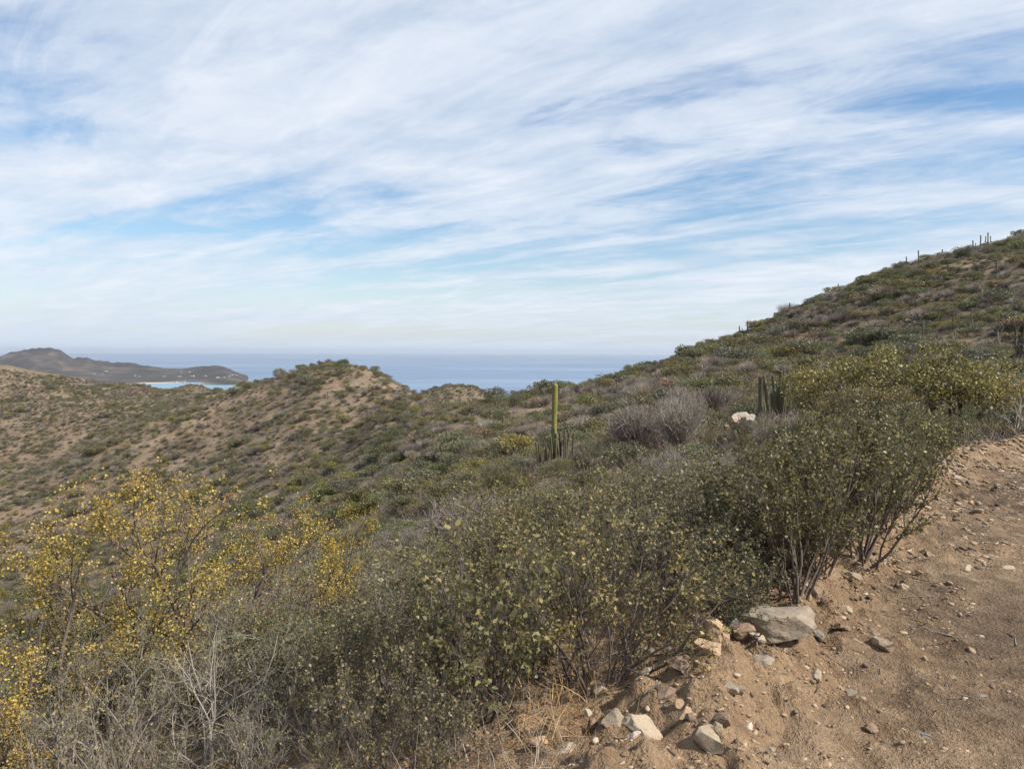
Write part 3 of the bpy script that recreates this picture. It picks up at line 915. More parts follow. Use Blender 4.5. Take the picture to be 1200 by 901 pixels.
DLAB = ['dense dark shrub directly behind the large flat boulder', 'dark shrub on the road edge next to the one behind the boulder', 'dark shrub pressed against the one behind the boulder, away from the road',
        'dark shrub on the road edge where the road begins to bend', 'tall dark shrub in the second row behind the road-edge shrubs', 'dark shrub over the brown rock beside the olive shrubs',
        'dark shrub in the second row towards the organ pipe cactus', 'last dark shrub on the road edge before the bend']
for k, (px, d, row) in enumerate(DK):
    put(K_dark, k, 'dark_shrub', px, d, row, DLAB[k], group='dark shrubs at the road edge')
for px, ft, row, lab in ((905, 690, 610, 'low dark shrub filling the gap beside the flat boulder'), (968, 672, 590, 'low dark shrub between the two road-edge dark shrubs'),
                         (1040, 622, 560, 'low dark shrub under the road-edge shrub before the bend'), (850, 735, 640, 'low dark shrub under the shrub over the brown rock')):
    put(K_dark, px, 'dark_shrub', px, ft, row, lab, group='dark shrubs at the road edge', squash=0.8)
put(D_ygreen, 0, 'leafy_bush', 1062, 17.5, 407, 'broad yellow-green bush, the tallest beyond the road bend', 'bush')
put(D_ygreen, 1, 'leafy_bush', 985, 18.8, 424, 'yellow-green bush between the organ pipe cactus and the tallest leafy bush', 'bush')
put(D_ygreen, 0, 'leafy_bush', 1132, 18.4, 424, 'yellow-green bush below the dark hillside next to the road bend', 'bush')
put(D_ygreen, 1, 'leafy_bush', 1015, 15.2, 447, 'lower yellow-green bush in front of the two tallest leafy ones', 'bush')
put(D_ygreen, 0, 'leafy_bush', 1190, 21, 440, 'yellow-green bush beyond the white leafless shrub', 'bush')
put(D_bare, 1, 'bare_bush', 798, 22, 463, 'round grey leafless bush with upright twigs on the open slope', 'bush', squash=1.5)
put(D_bare, 0, 'bare_bush', 748, 24, 474, 'brown leafless bush beside the round grey one', 'bush', squash=1.3)
put(D_bare, 0, 'bare_bush', 552, 14, 586, 'dark brown leafless bush on the slope below the tall cactus', 'bush')
keep_view = [(800, 22), (748, 24)]
for px, d, row, lab in ((280, 3.1, 850, 'grey twiggy shrub in front of the bleached shrub'), (180, 3.0, 860, 'grey twiggy shrub below the mid-sized yellow bush'),
                        (90, 3.3, 820, 'grey twiggy shrub beside the low yellow bush'), (400, 3.0, 850, 'grey twiggy shrub at the foot of a low olive shrub'),
                        (520, 3.0, 850, 'grey twiggy shrub at the edge of the straw'), (130, 4.2, 760, 'grey twiggy shrub under the mid-sized yellow bush'),
                        (20, 5.6, 690, 'grey twiggy shrub behind the low yellow bush'), (290, 5.2, 690, 'grey twiggy shrub under the tallest yellow bush')):
    put(K_twiggy, int(px), 'twiggy_shrub', px, d, row, lab, group='grey twiggy shrubs on the bank')

# the bank below the road is grown over without gaps
NEARMIX = [(K_twiggy, 'twiggy_shrub', 'tangled grey twiggy shrub'), (K_olive, 'olive_shrub', 'low olive shrub'),
           (K_green, 'green_shrub', 'low green shrub')]
for iy in range(3, 15):
    for ix in range(-13, 10):
        x, y = (ix + rs.uniform(-.45, .45)) * 0.68, (iy + rs.uniform(-.45, .45)) * 0.68
        s_h = float(road_coords(np.array([x]), np.array([y]))[0][0])
        if y < 2.6 or abs(x) > y * 0.76 or s_h < 1.35 + 0.25 * (x > 0) or any((x - a) ** 2 + (y - c) ** 2 < 0.09 for a, c, q in placed):
            continue
        foot = 0.6 if s_h < 2.1 else 1.0
        kd, nm, lab = NEARMIX[int(rs.choice(3, p=[0.36, 0.40, 0.24]))]
        plant(kd[rs.integers(0, len(kd))], nm, (x, y, H(x, y) - 0.03), foot * rs.uniform(0.48, 0.80), rs.uniform(0, 6.28), lab + ' ' + nearest(MARKS_BANK, x, y), 'shrubs filling the bank', squash=rs.uniform(0.85, 1.15))

# ------------------------------------------------------------------ middle slope: shrubs one by one, 9 to 34 m away
MID = [(K_green + D_green + D_green, 'green_shrub', 'fresh green shrub'),
       (D_grey, 'grey_green_bush', 'grey-green leafy shrub'),
       (D_bare + K_twiggy, 'bare_shrub', 'brown or grey leafless shrub'),
       (D_olive + D_olive + K_olive, 'olive_shrub', 'small yellowing olive shrub'),
       (D_dark + D_dark + K_dark, 'dark_shrub', 'small dark green shrub')]
cell = 1.38
cand = []
for iy in range(int(8.5 / cell), int(34 / cell)):
    for ix in range(-24, 25):
        x, y = (ix + rs.uniform(-.45, .45)) * cell, (iy + rs.uniform(-.45, .45)) * cell
        if y < 8.5 or abs(x) > y * 0.80:
            continue
        cand.append((x, y))
cand = np.array(cand)
cs, _ = road_coords(cand[:, 0], cand[:, 1])
cb = bare_field(cand[:, 0], cand[:, 1])
tone = fbm(cand[:, 0], cand[:, 1], 7, 2, 91)
CACTI = [(649, 30), (905, 27)]
keepout = [((px - 600) / FPX * d, d, 1.3) for px, d in CACTI + keep_view] + [((872 - 600) / FPX * 25.6, 25.6, 1.5)]
cz = height(cand[:, 0], cand[:, 1])
SIGHT = [(649, 30, 22, 530), (905, 27, 20, 484), (874, 25.2, 18, 506), (798, 22, 34, 515), (748, 24, 24, 515)]
b_row_min = 484
nmid = 0
for (x, y), s, b_, tn, z in zip(cand, cs, cb, tone, cz):
    if -ROAD_W - 1.0 < s < 1.1 or rs.uniform() < 0.35 * b_:
        continue
    if any((x - a) ** 2 + (y - c) ** 2 < (q * 0.8) ** 2 for a, c, q in placed + keepout):
        continue
    u_ = rs.uniform() + tn * 0.8
    ki = 0 if u_ < 0.28 else 1 if u_ < 0.44 else 2 if u_ < 0.64 else 3 if u_ < 0.84 else 4
    kd, nm, lab = MID[ki]
    sc = 0.5 + 0.65 * rs.uniform() ** 1.5
    k_ = kd[rs.integers(0, len(kd))]
    if isinstance(k_, Dome):
        sc *= 0.85
    row_top = 412 - (z + sc * k_.top - EYE) / y * FPX
    if any(abs(x / y * FPX + 600 - p_) < w_ + sc / y * FPX * 0.7 and y < d_ and row_top < b_row for p_, d_, w_, b_row in SIGHT):
        sc *= 0.5
        if 412 - (z + sc * k_.top - EYE) / y * FPX < b_row_min:
            continue
    plant(k_, nm, (x, y, z - 0.03), sc, rs.uniform(0, 6.28), lab + ' ' + nearest(MARKS_MID, x, y), 'shrubs of the middle slope', squash=rs.uniform(0.75, 1.05))
    nmid += 1
print('mid shrubs', nmid, round(time.time() - T0, 1))

# ------------------------------------------------------------------ hillside shrubs: small meshes, the largest as individuals, the rest as mass
def dome_mesh(name, seed, leafmat, bark, n=1700, flat=0.55, size=0.078, lumps=20, twiggy=False):
    """shrub 2 m wide: lumpy dome of leaf sprays over a few stems"""
    rng = np.random.default_rng(seed)
    th = rng.uniform(0, 6.28, lumps)
    rr_ = np.sqrt(rng.uniform(0, 1, lumps)) * 0.72
    C = np.stack([np.cos(th) * rr_, np.sin(th) * rr_, (0.35 + 0.65 * np.sqrt(1 - rr_ ** 2 * 0.9)) * flat * 1.5 * rng.uniform(0.6, 1.05, lumps)], 1)
    rad = rng.uniform(0.20, 0.40, lumps)
    ci = rng.integers(0, lumps, n)
    dirn = unit(rng.normal(0, 1, (n, 3)) + np.array([0, 0, 0.35]))
    P = C[ci] + dirn * rad[ci][:, None] * rng.uniform(0.35, 1.0, (n, 1)) ** 0.6 * np.array([1, 1, 0.75])
    P[:, 2] = np.maximum(P[:, 2], 0.02)
    st_n = 9
    st_p = np.zeros((st_n, 3)) + rng.normal(0, 0.05, (st_n, 3)) * (1, 1, 0)
    tg = C[rng.integers(0, lumps, st_n)]
    sp = walk(rng, st_p, unit(tg - st_p), np.linalg.norm(tg - st_p, axis=1) * 1.1, 4, 0.14, 0.03)
    v1, q1 = tubes(sp, np.repeat(np.linspace(0.028, 0.010, 5)[None], st_n, 0), 3)
    r1 = np.repeat(rng.uniform(0, 1, st_n), len(q1) // st_n)
    if twiggy:
        b0 = P * np.array([0.6, 0.6, 0.5]) * rng.uniform(0.3, 0.9, (n, 1))
        tw = walk(rng, b0, unit(P - b0 + np.array([0, 0, 0.1])), np.linalg.norm(P - b0, axis=1) * 1.05 + 0.05, 2, 0.2, 0.05)
        v2, q2 = tubes(tw, np.repeat(np.array([0.010, 0.007, 0.003])[None], n, 0), 3)
        r2 = np.repeat(rng.uniform(0, 1, n), len(q2) // n)
    else:
        v2, q2, r2 = leaves(rng, P, dirn, size, 0.0, 0.42, 0.8)
    v, q, r = cat_np([(v1, q1, r1), (v2, q2, r2)])
    mi = np.concatenate([np.zeros(len(q1)), np.ones(len(q2))])
    return mesh_np(name, v, q, None, [M[bark], M[leafmat]], r, mat_idx=mi)


DOMES = []   # (mesh, name)
for nm, lm, bk, kw, cnt in (
        ('grey_green_shrub', 'leaf_greygreen', 'bark_grey', {}, 3),
        ('green_hill_shrub', 'leaf_green', 'bark_dark', {}, 3),
        ('dark_hill_shrub', 'leaf_dark', 'bark_dark', {}, 2),
        ('olive_hill_shrub', 'leaf_olive', 'bark_dark', dict(n=1500), 2),
        ('yellow_green_shrub', 'leaf_yellowgreen', 'bark_dark', {}, 1),
        ('rusty_shrub', 'leaf_rust', 'bark_dark', dict(n=1300), 1),
        ('leafless_shrub', 'twig_grey', 'bark_grey', dict(twiggy=True, n=420), 2),
        ('brown_twig_shrub', 'twig_brown', 'bark_grey', dict(twiggy=True, n=460), 2)):
    for k in range(cnt):
        DOMES.append((dome_mesh('%s_%d' % (nm, k), 300 + len(DOMES), lm, bk, flat=0.48 + 0.07 * k, **kw), nm))
DNAME = [n_ for _, n_ in DOMES]
LOOK = {'grey_green_shrub': 'grey-green rounded shrub', 'green_hill_shrub': 'mid-green rounded shrub', 'dark_hill_shrub': 'dark green rounded shrub',
        'olive_hill_shrub': 'olive brown rounded shrub', 'yellow_green_shrub': 'yellow-green rounded shrub', 'rusty_shrub': 'rust-brown low shrub',
        'leafless_shrub': 'pale grey leafless shrub', 'brown_twig_shrub': 'brown twiggy leafless shrub'}


def scatter(r0, r1, cell_, seed, half=47):
    rng = np.random.default_rng(seed)
    n_ = int(r1 * 1.0 / cell_)
    ix, iy = np.meshgrid(np.arange(-n_, n_), np.arange(0, int(r1 / cell_) + 1), indexing='ij')
    x = (ix.ravel() + rng.uniform(-.48, .48, ix.size)) * cell_
    y = (iy.ravel() + rng.uniform(-.48, .48, ix.size)) * cell_
    r = np.hypot(x, y)
    a = np.abs(np.degrees(np.arctan2(x, y)))
    k = (r >= r0) & (r < r1) & (a < half)
    return x[k], y[k]


def visible(x, y, z, margin):
    """can the top of a plant be seen over the ground from about the eye's place"""
    ok = np.ones(len(x), bool)
    for f in np.linspace(0.06, 0.96, 40):
        zg = height(x * f, y * f, False)
        ok &= zg < EYE + (z + margin - EYE) * f + 0.8 * f
    return ok


sets = []
for (r0, r1, cl, sd, rmin, rmax) in ((30, 75, 1.6, 201, 0.55, 1.2), (75, 190, 1.75, 202, 0.62, 1.6), (190, 470, 1.95, 203, 0.62, 1.6), (600, 800, 3.3, 204, 1.0, 2.3), (1040, 1320, 4.2, 205, 1.2, 2.6)):
    x, y = scatter(r0, r1, cl, sd)
    if r0 >= 600:                   # only the two far knolls that show
        pq = x / y * FPX + 600
        kq = (pq > 465) & (pq < 605) if r0 < 900 else (pq > 170) & (pq < 290)
        x, y = x[kq], y[kq]
    rng = np.random.default_rng(sd + 50)
    z = height(x, y)
    b_ = bare_field(x, y)
    hill_r = sstep(0.02, 0.25, x / y)                       # the right hand hill is thickly grown
    keep = rng.uniform(0, 1, len(x)) > np.clip(0.46 * b_ * (1 - 0.95 * hill_r) + 0.01, 0, 0.95)
    s_r, _ = road_coords(x, y)
    keep &= ~((s_r < 1.3) & (s_r > -ROAD_W - 1.2) & (np.hypot(x, y) < 60))
    for a_, c_, q_ in keepout:
        keep &= ~((np.abs(x / y - a_ / c_) * c_ < 0.6) & (y < c_ + 2.5))
    keep &= visible(x, y, z, 3.0)
    x, y, z = x[keep], y[keep], z[keep]
    rng = np.random.default_rng(sd + 90)
    rad = (1 + 0.35 * sstep(0.05, 0.3, x / y)) * rng.uniform(0, 1, len(x)) ** 2.4 * (rmax - rmin) * 1.35 + rmin
    rad *= 0.75 + 0.42 * sstep(-0.05, 0.32, fbm(x, y, 13, 3, 311))
    tn = fbm(x, y, 22, 2, 301) + rng.normal(0, 0.30, len(x))
    # kinds drift over the slope in patches
    order = np.array([DNAME.index('brown_twig_shrub'), DNAME.index('rusty_shrub'), DNAME.index('leafless_shrub'), DNAME.index('olive_hill_shrub'),
                      DNAME.index('grey_green_shrub'), DNAME.index('green_hill_shrub'), DNAME.index('dark_hill_shrub'), DNAME.index('yellow_green_shrub')])
    kind_i = np.searchsorted([-0.40, -0.34, -0.20, -0.04, 0.22, 0.42, 0.72], tn)
    base_i = order[kind_i]
    cnts = np.array([DNAME.count(n_) for n_ in DNAME])
    proto = base_i + (rng.integers(0, 100, len(x)) % cnts[base_i])
    rot = rng.uniform(0, 6.28, len(x))
    sq_ = rng.uniform(0.75, 1.15, len(x))
    sets.append(np.stack([x, y, z - 0.05, rad, proto, rot, sq_], 1))
S = np.concatenate(sets)
print('hill shrubs', len(S), [len(s) for s in sets], round(time.time() - T0, 1))
ddist = S[:, 1]
pxs = S[:, 0] / S[:, 1] * FPX + 600
infr = (pxs > -10) & (pxs < 1210)
app = np.where(infr, S[:, 3] / ddist, 0)
single = np.zeros(len(S), bool)
for nm in dict.fromkeys(DNAME):
    m_ = np.isin(S[:, 4].astype(int), [i for i, n_ in enumerate(DNAME) if n_ == nm])
    ids = np.where(m_)[0]
    ids = ids[np.argsort(-app[ids])][:170]
    single[ids[app[ids] > 0]] = True


def region(x, y):
    px = x / y * FPX + 600
    if px > 690:
        if y < 48:
            return 'at the foot of the steep hill behind the organ pipe cactus' if px < 960 else 'at the foot of the steep hill behind the yellow-green bushes'
        if y < 85:
            return 'low on the flank of the steep hill with skyline cacti'
        return 'high on the steep hill below its skyline cacti'
    if y > 225:
        return 'on the tan ridge beyond the peaked hill'
    if y > 150:
        return 'on the upper slope of the peaked hill'
    if y > 75:
        return 'in the valley under the peaked hill' if px < 330 else 'on the lower slope of the peaked hill'
    return 'on the saddle beyond the tall cactus' if px > 520 else 'on the slope between the tall cactus and the valley'


first = {}
for i in np.where(single)[0]:
    x, y, z, rad, pr, rot, sq_ = S[i]
    pr = int(pr)
    reg = region(x, y)
    o = link(DNAME[pr], DOMES[pr][0], None, (x, y, z), rot, (rad, rad, rad * sq_), LOOK[DNAME[pr]] + ' ' + reg, 'shrub', 'shrubs ' + reg)
    first.setdefault(pr, o)


def mass(name, label, pts, protos, kind='stuff'):
    """one object: geometry nodes stand the given plant meshes on the points"""
    P_ = np.asarray(pts)
    me_ = bpy.data.meshes.new(name)
    me_.vertices.add(len(P_))
    me_.vertices.foreach_set('co', P_[:, :3].astype(np.float32).ravel())
    for nm_, colm in (('rad', 3), ('rot', 5), ('sq', 6)):
        a = me_.attributes.new(nm_, 'FLOAT', 'POINT')
        a.data.foreach_set('value', P_[:, colm].astype(np.float32))
    a = me_.attributes.new('proto', 'INT', 'POINT')
    a.data.foreach_set('value', P_[:, 4].astype(np.int32))
    o = link(name, me_, kind=kind, label=label)
    ng = bpy.data.node_groups.new(name, 'GeometryNodeTree')
    ng.interface.new_socket('Geometry', in_out='INPUT', socket_type='NodeSocketGeometry')
    ng.interface.new_socket('Geometry', in_out='OUTPUT', socket_type='NodeSocketGeometry')
    N = ng.nodes
    gi, go = N.new('NodeGroupInput'), N.new('NodeGroupOutput')
    join = N.new('GeometryNodeJoinGeometry')

    def attr(nm_, typ='FLOAT'):
        a_ = N.new('GeometryNodeInputNamedAttribute')
        a_.data_type = typ
        a_.inputs['Name'].default_value = nm_
        return a_.outputs['Attribute']
    rotv = N.new('ShaderNodeCombineXYZ')
    ng.links.new(attr('rot'), rotv.inputs[2])
    sclv = N.new('ShaderNodeCombineXYZ')
    ra_ = attr('rad')
    ng.links.new(ra_, sclv.inputs[0])
    ng.links.new(ra_, sclv.inputs[1])
    mu = N.new('ShaderNodeMath')
    mu.operation = 'MULTIPLY'
    ng.links.new(ra_, mu.inputs[0])
    ng.links.new(attr('sq'), mu.inputs[1])
    ng.links.new(mu.outputs[0], sclv.inputs[2])
    pa = attr('proto', 'INT')
    for i, ob in protos.items():
        oi = N.new('GeometryNodeObjectInfo')
        oi.inputs['Object'].default_value = ob
        oi.inputs['As Instance'].default_value = False
        cmp_ = N.new('FunctionNodeCompare')
        cmp_.data_type = 'INT'
        cmp_.operation = 'EQUAL'
        ints = [s_i for s_i in cmp_.inputs if s_i.type == 'INT']
        ng.links.new(pa, ints[0])
        ints[1].default_value = i
        ip = N.new('GeometryNodeInstanceOnPoints')
        ng.links.new(gi.outputs[0], ip.inputs['Points'])
        ng.links.new(cmp_.outputs[0], ip.inputs['Selection'])
        ng.links.new(oi.outputs['Geometry'], ip.inputs['Instance'])
        ng.links.new(rotv.outputs[0], ip.inputs['Rotation'])
        ng.links.new(sclv.outputs[0], ip.inputs['Scale'])
        ng.links.new(ip.outputs[0], join.inputs[0])
    ng.links.new(join.outputs[0], go.inputs[0])
    md = o.modifiers.new('stand', 'NODES')
    md.node_group = ng
    return o


mass('hillside_scrub', 'countless smaller shrubs covering the hills in grey-green and brown', S[~single], first)

# ------------------------------------------------------------------ ground cover: dry tufts and low brush under the shrubs
def tuft_mesh(name, seed, n, h, mat, w_=0.006, spread=0.5):
    rng = np.random.default_rng(seed)
    b0 = rng.normal(0, 0.16, (n, 3)) * (1, 1, 0)
    d_ = unit(np.array([0, 0, 1.0]) + rng.normal(0, spread, (n, 3)) * (1, 1, 0.2))
    p_ = walk(rng, b0, d_, h * rng.uniform(0.4, 1.15, n), 3, 0.22, -0.02)
    v, q = tubes(p_, np.repeat(np.array([w_, w_ * 0.8, w_ * 0.55, w_ * 0.2])[None], n, 0), 3)
    return mesh_np(name, v, q, None, [M[mat]], np.repeat(rng.uniform(0, 1, n), len(q) // n))


tx0 = at(640, 3.6)
TUF = [tuft_mesh('dry_tuft_0', 401, 46, 0.30, 'straw', 0.0022), tuft_mesh('dry_tuft_1', 402, 46, 0.24, 'twig_grey', 0.0022, 0.8),
       tuft_mesh('dry_tuft_2', 403, 60, 0.42, 'twig_brown', 0.006, 0.7), tuft_mesh('dry_tuft_3', 404, 60, 0.5, 'leaf_olive', 0.010, 0.6),
       tuft_mesh('dry_tuft_4', 405, 70, 0.26, 'straw', 0.0024, 2.6)]
tproto = {}
for i, (px, d, sc, lab) in enumerate(((640, 3.3, 1.0, 'straw coloured grass tuft among the stones of the bank'), (590, 3.1, 1.0, 'grey dry twig tuft at the foot of the olive shrubs'),
                                      (560, 9.5, 0.9, 'brown dry tuft behind the olive shrubs'), (450, 9.5, 0.9, 'olive green tuft in the scrub behind the grey twigs'),
                                      (735, 3.75, 0.9, 'flattened mat of orange straw below the tall forked olive shrub'))):
    tproto[i] = link('dry_tuft', TUF[i], None, at(px, d), 0, sc, lab, 'tuft')
pts = []
for (r0, r1, cl, sd, ks, smin, smax) in ((2.2, 9, 0.18, 501, (0, 4, 4, 1), 0.5, 1.0), (7, 24, 0.55, 502, (2, 2, 3, 1), 0.6, 1.3), (24, 75, 0.9, 503, (2, 3, 2), 0.8, 1.7), (75, 240, 1.5, 504, (2, 2, 3), 1.2, 2.6), (240, 460, 2.4, 505, (2, 2, 3), 1.4, 2.8)):
    x, y = scatter(r0, r1, cl, sd, 46)
    rng = np.random.default_rng(sd + 7)
    s_r, _ = road_coords(x, y)
    keep = ((s_r > 0.75 + 0.35 * fbm(x, y, 1.1, 2, 77)) | (s_r < -ROAD_W - 0.9)) & (rng.uniform(0, 1, len(x)) > 0.7 * bare_field(x, y) + 0.1)
    if r0 > 20:
        keep &= visible(x, y, height(x, y, False), 1.5)
    x, y = x[keep], y[keep]
    pts.append(np.stack([x, y, height(x, y) - 0.01, rng.uniform(smin, smax, len(x)), rng.choice(ks, len(x)), rng.uniform(0, 6.28, len(x)), rng.uniform(0.7, 1.2, len(x))], 1))
pts = np.concatenate(pts)
print('tufts', len(pts))
mass('dry_grass', 'dry straw and low dead brush covering the ground between the shrubs', pts, tproto)

# ------------------------------------------------------------------ rocks
def rock_mesh(name, seed, sub, dims, mat, cuts=13, rough=0.12):
    rng = np.random.default_rng(seed)
    bm = bmesh.new()
    bmesh.ops.create_icosphere(bm, subdivisions=sub, radius=1.0)
    v = np.array([x.co[:] for x in bm.verts])
    for _ in range(cuts):
        n_ = unit(rng.normal(0, 1, 3))
        dd = rng.uniform(0.32, 0.72)
        e = v @ n_ - dd
        v = np.where((e > 0)[:, None], v - e[:, None] * n_, v)
    if sub > 1:
        v = v * (1 + rough * fbm(v[:, 0] * 1.0 + v[:, 2] * 0.7, v[:, 1] + v[:, 2] * 0.5, 0.5, 5, seed, 0.6)[:, None])
    v *= np.array(dims) / 2
    for bv, c in zip(bm.verts, v):
        bv.co = c
    me_ = bpy.data.meshes.new(name)
    bm.to_mesh(me_)
    bm.free()
    me_.materials.append(M[mat])
    return me_


def rock(px, d, dims, mat, seed, label, rz=0.0, sink=0.25, tilt=(0, 0), group=None):
    g = at(px, d)
    me_ = rock_mesh('rock', seed, 4, dims, mat)
    o = link('rock', me_, None, (g.x, g.y, g.z + dims[2] * (0.42 - sink)), rz, 1.0, label, 'rock', group)
    o.rotation_euler = (tilt[0], tilt[1], rz)
    return o


rock(897, d_of(897, 735) + 0.05, (0.56, 0.42, 0.30), 'rock_grey', 1, 'large flat grey-buff boulder at the foot of the dark shrub', 0.25, 0.40, (0.1, -0.12))
rock(872, d_of(872, 740) + 0.05, (0.30, 0.22, 0.17), 'rock_blue', 2, 'blue-grey rock leaning against the large flat boulder', 0.6, 0.35)
rock(846, d_of(846, 762) + 0.05, (0.16, 0.14, 0.22), 'rock_orange', 3, 'upright pale orange stone with a pointed top on the bank', 0.2, 0.25)
rock(838, d_of(838, 778) + 0.05, (0.17, 0.15, 0.13), 'rock_orange', 4, 'rough orange stone below the pointed upright one', 1.2, 0.3)
rock(873, d_of(873, 762) + 0.05, (0.20, 0.14, 0.13), 'rock_brown', 5, 'red-brown stone beside the pointed upright one', 0.5, 0.3)
rock(917, d_of(917, 762) + 0.05, (0.13, 0.10, 0.085), 'rock_orange', 6, 'pale orange block of stone on the open bank', 0.1, 0.2)
rock(925, d_of(925, 748) + 0.05, (0.26, 0.20, 0.12), 'rock_brown', 7, 'dull brown slab behind the pale orange block', 0.3, 0.45)
rock(889, d_of(889, 765) + 0.05, (0.06, 0.06, 0.05), 'rock_white', 8, 'small whitish stone before the red-brown stone', 0.3, 0.25)
rock(899, d_of(899, 770) + 0.05, (0.08, 0.06, 0.06), 'rock_pale', 9, 'small buff stone between the white one and the orange block', 0.9, 0.25)
rock(897, d_of(897, 785) + 0.05, (0.16, 0.12, 0.07), 'rock_grey', 10, 'flat grey stone below the orange block', 0.4, 0.35)
rock(963, d_of(963, 805) + 0.05, (0.07, 0.10, 0.14), 'rock_pale', 11, 'tall narrow buff stone stuck in the road-side soil', 0.3, 0.3, (0, 0.35))
rock(967, d_of(967, 762) + 0.05, (0.11, 0.09, 0.06), 'rock_blue', 12, 'small blue-grey stone in the road-side soil', 0.7, 0.3)
rock(1011, d_of(1011, 760) + 0.05, (0.09, 0.05, 0.05), 'rock_pale', 13, 'narrow pale stone beside the wheel track', -0.6, 0.3)
rock(760, d_of(760, 864) + 0.05, (0.20, 0.16, 0.16), 'rock_pale', 14, 'pale buff wedge-shaped rock in the dry grass', 0.5, 0.25, (0.1, 0.2))
rock(724, d_of(724, 866) + 0.05, (0.13, 0.11, 0.10), 'rock_grey', 15, 'dull grey rock next to the wedge-shaped one', 0.9, 0.35)
rock(692, d_of(692, 852) + 0.05, (0.07, 0.06, 0.06), 'rock_white', 16, 'whitish stone at the edge of the dry grass', 0.2, 0.25)
rock(700, d_of(700, 868) + 0.05, (0.10, 0.08, 0.08), 'rock_brown', 17, 'rusty stone in front of the whitish one', 0.8, 0.3)
rock(637, d_of(637, 880) + 0.05, (0.09, 0.08, 0.08), 'rock_orange', 18, 'round orange stone standing in straw', 0.2, 0.25)
rock(618, d_of(618, 880) + 0.05, (0.07, 0.07, 0.07), 'rock_brown', 19, 'round brown stone beside the orange one in straw', 0.9, 0.3)
rock(746, d_of(746, 878) + 0.05, (0.08, 0.06, 0.05), 'rock_white', 20, 'cracked white stone below the wedge-shaped rock', 0.4, 0.3)
rock(808, d_of(808, 866) + 0.05, (0.09, 0.07, 0.07), 'rock_orange', 21, 'light orange stone on the slope of the bank', 0.4, 0.3)
rock(803, d_of(803, 846) + 0.05, (0.05, 0.05, 0.07), 'rock_orange', 22, 'small orange stone above the light orange one', 0.7, 0.3)
rock(885, d_of(885, 866) + 0.05, (0.08, 0.07, 0.05), 'rock_white', 23, 'whitish broken stone low on the bare bank', 0.7, 0.35)
rock(802, d_of(802, 800) + 0.05, (0.16, 0.14, 0.16), 'rock_brown', 24, 'dark brown rock in the shade of the olive shrub', 0.7, 0.3)
rock(1030, d_of(1030, 874) + 0.05, (0.09, 0.06, 0.06), 'rock_brown', 25, 'pinkish pointed stone at the rim of the road', 0.9, 0.3, (0, 0.3))
rock(1098, d_of(1098, 880) + 0.05, (0.11, 0.09, 0.05), 'rock_blue', 26, 'dark flat stone pressed into the wheel track', 0.2, 0.4)
rock(1128, d_of(1128, 810) + 0.05, (0.06, 0.05, 0.05), 'rock_pale', 27, 'buff stone standing in the wheel track', 0.2, 0.25)
rock(1160, d_of(1160, 826) + 0.05, (0.07, 0.05, 0.03), 'rock_blue', 28, 'small dark flat stone in the road', 0.2, 0.35)
rock(1159, d_of(1159, 756) + 0.05, (0.07, 0.06, 0.05), 'rock_pale', 29, 'square pale stone on the road surface', 0.6, 0.3)
rock(1084, d_of(1084, 678) + 0.05, (0.10, 0.08, 0.07), 'rock_orange', 30, 'rounded orange-buff stone beside the road', 0.6, 0.3)
rock(1087, d_of(1087, 652) + 0.05, (0.15, 0.12, 0.10), 'rock_orange', 31, 'orange clod of earth and stone on the bank', 0.3, 0.4)
rock(1120, d_of(1120, 640) + 0.05, (0.09, 0.07, 0.05), 'rock_pale', 32, 'pale stone lying where the bank meets the road', 0.5, 0.3)
rock(1140, d_of(1140, 672) + 0.05, (0.16, 0.10, 0.06), 'rock_pale', 33, 'long flat pale stone on the road', 0.2, 0.35)
rock(1192, d_of(1192, 670) + 0.05, (0.14, 0.09, 0.05), 'rock_pale', 34, 'flat buff stone across the wheel track', 0.1, 0.35)
# outcrop on the middle slope
rock(881, 25.0, (0.60, 0.5, 0.66), 'rock_white', 41, 'round white boulder beside the organ pipe cactus', 0.2, -0.05)
rock(871, 26.2, (0.62, 0.5, 0.55), 'rock_white', 42, 'flat white boulder behind the round white one', 0.4, -0.45)
rock(862, 25.4, (0.55, 0.5, 0.55), 'rock_pale', 43, 'pale slab of rock next to the round white boulder', 0.8, -0.2)
rock(546, 62, (1.1, 0.9, 0.8), 'rock_white', 44, 'white boulder on the saddle before the sea', 0.4, 0.2)
rock(596, 66, (1.3, 0.9, 0.8), 'rock_pale', 45, 'pale boulder on the saddle beside open soil', 0.9, 0.25)
rock(530, 60, (0.9, 0.9, 0.5), 'rock_white', 46, 'flat whitish boulder below the white one on the saddle', 0.2, 0.25)

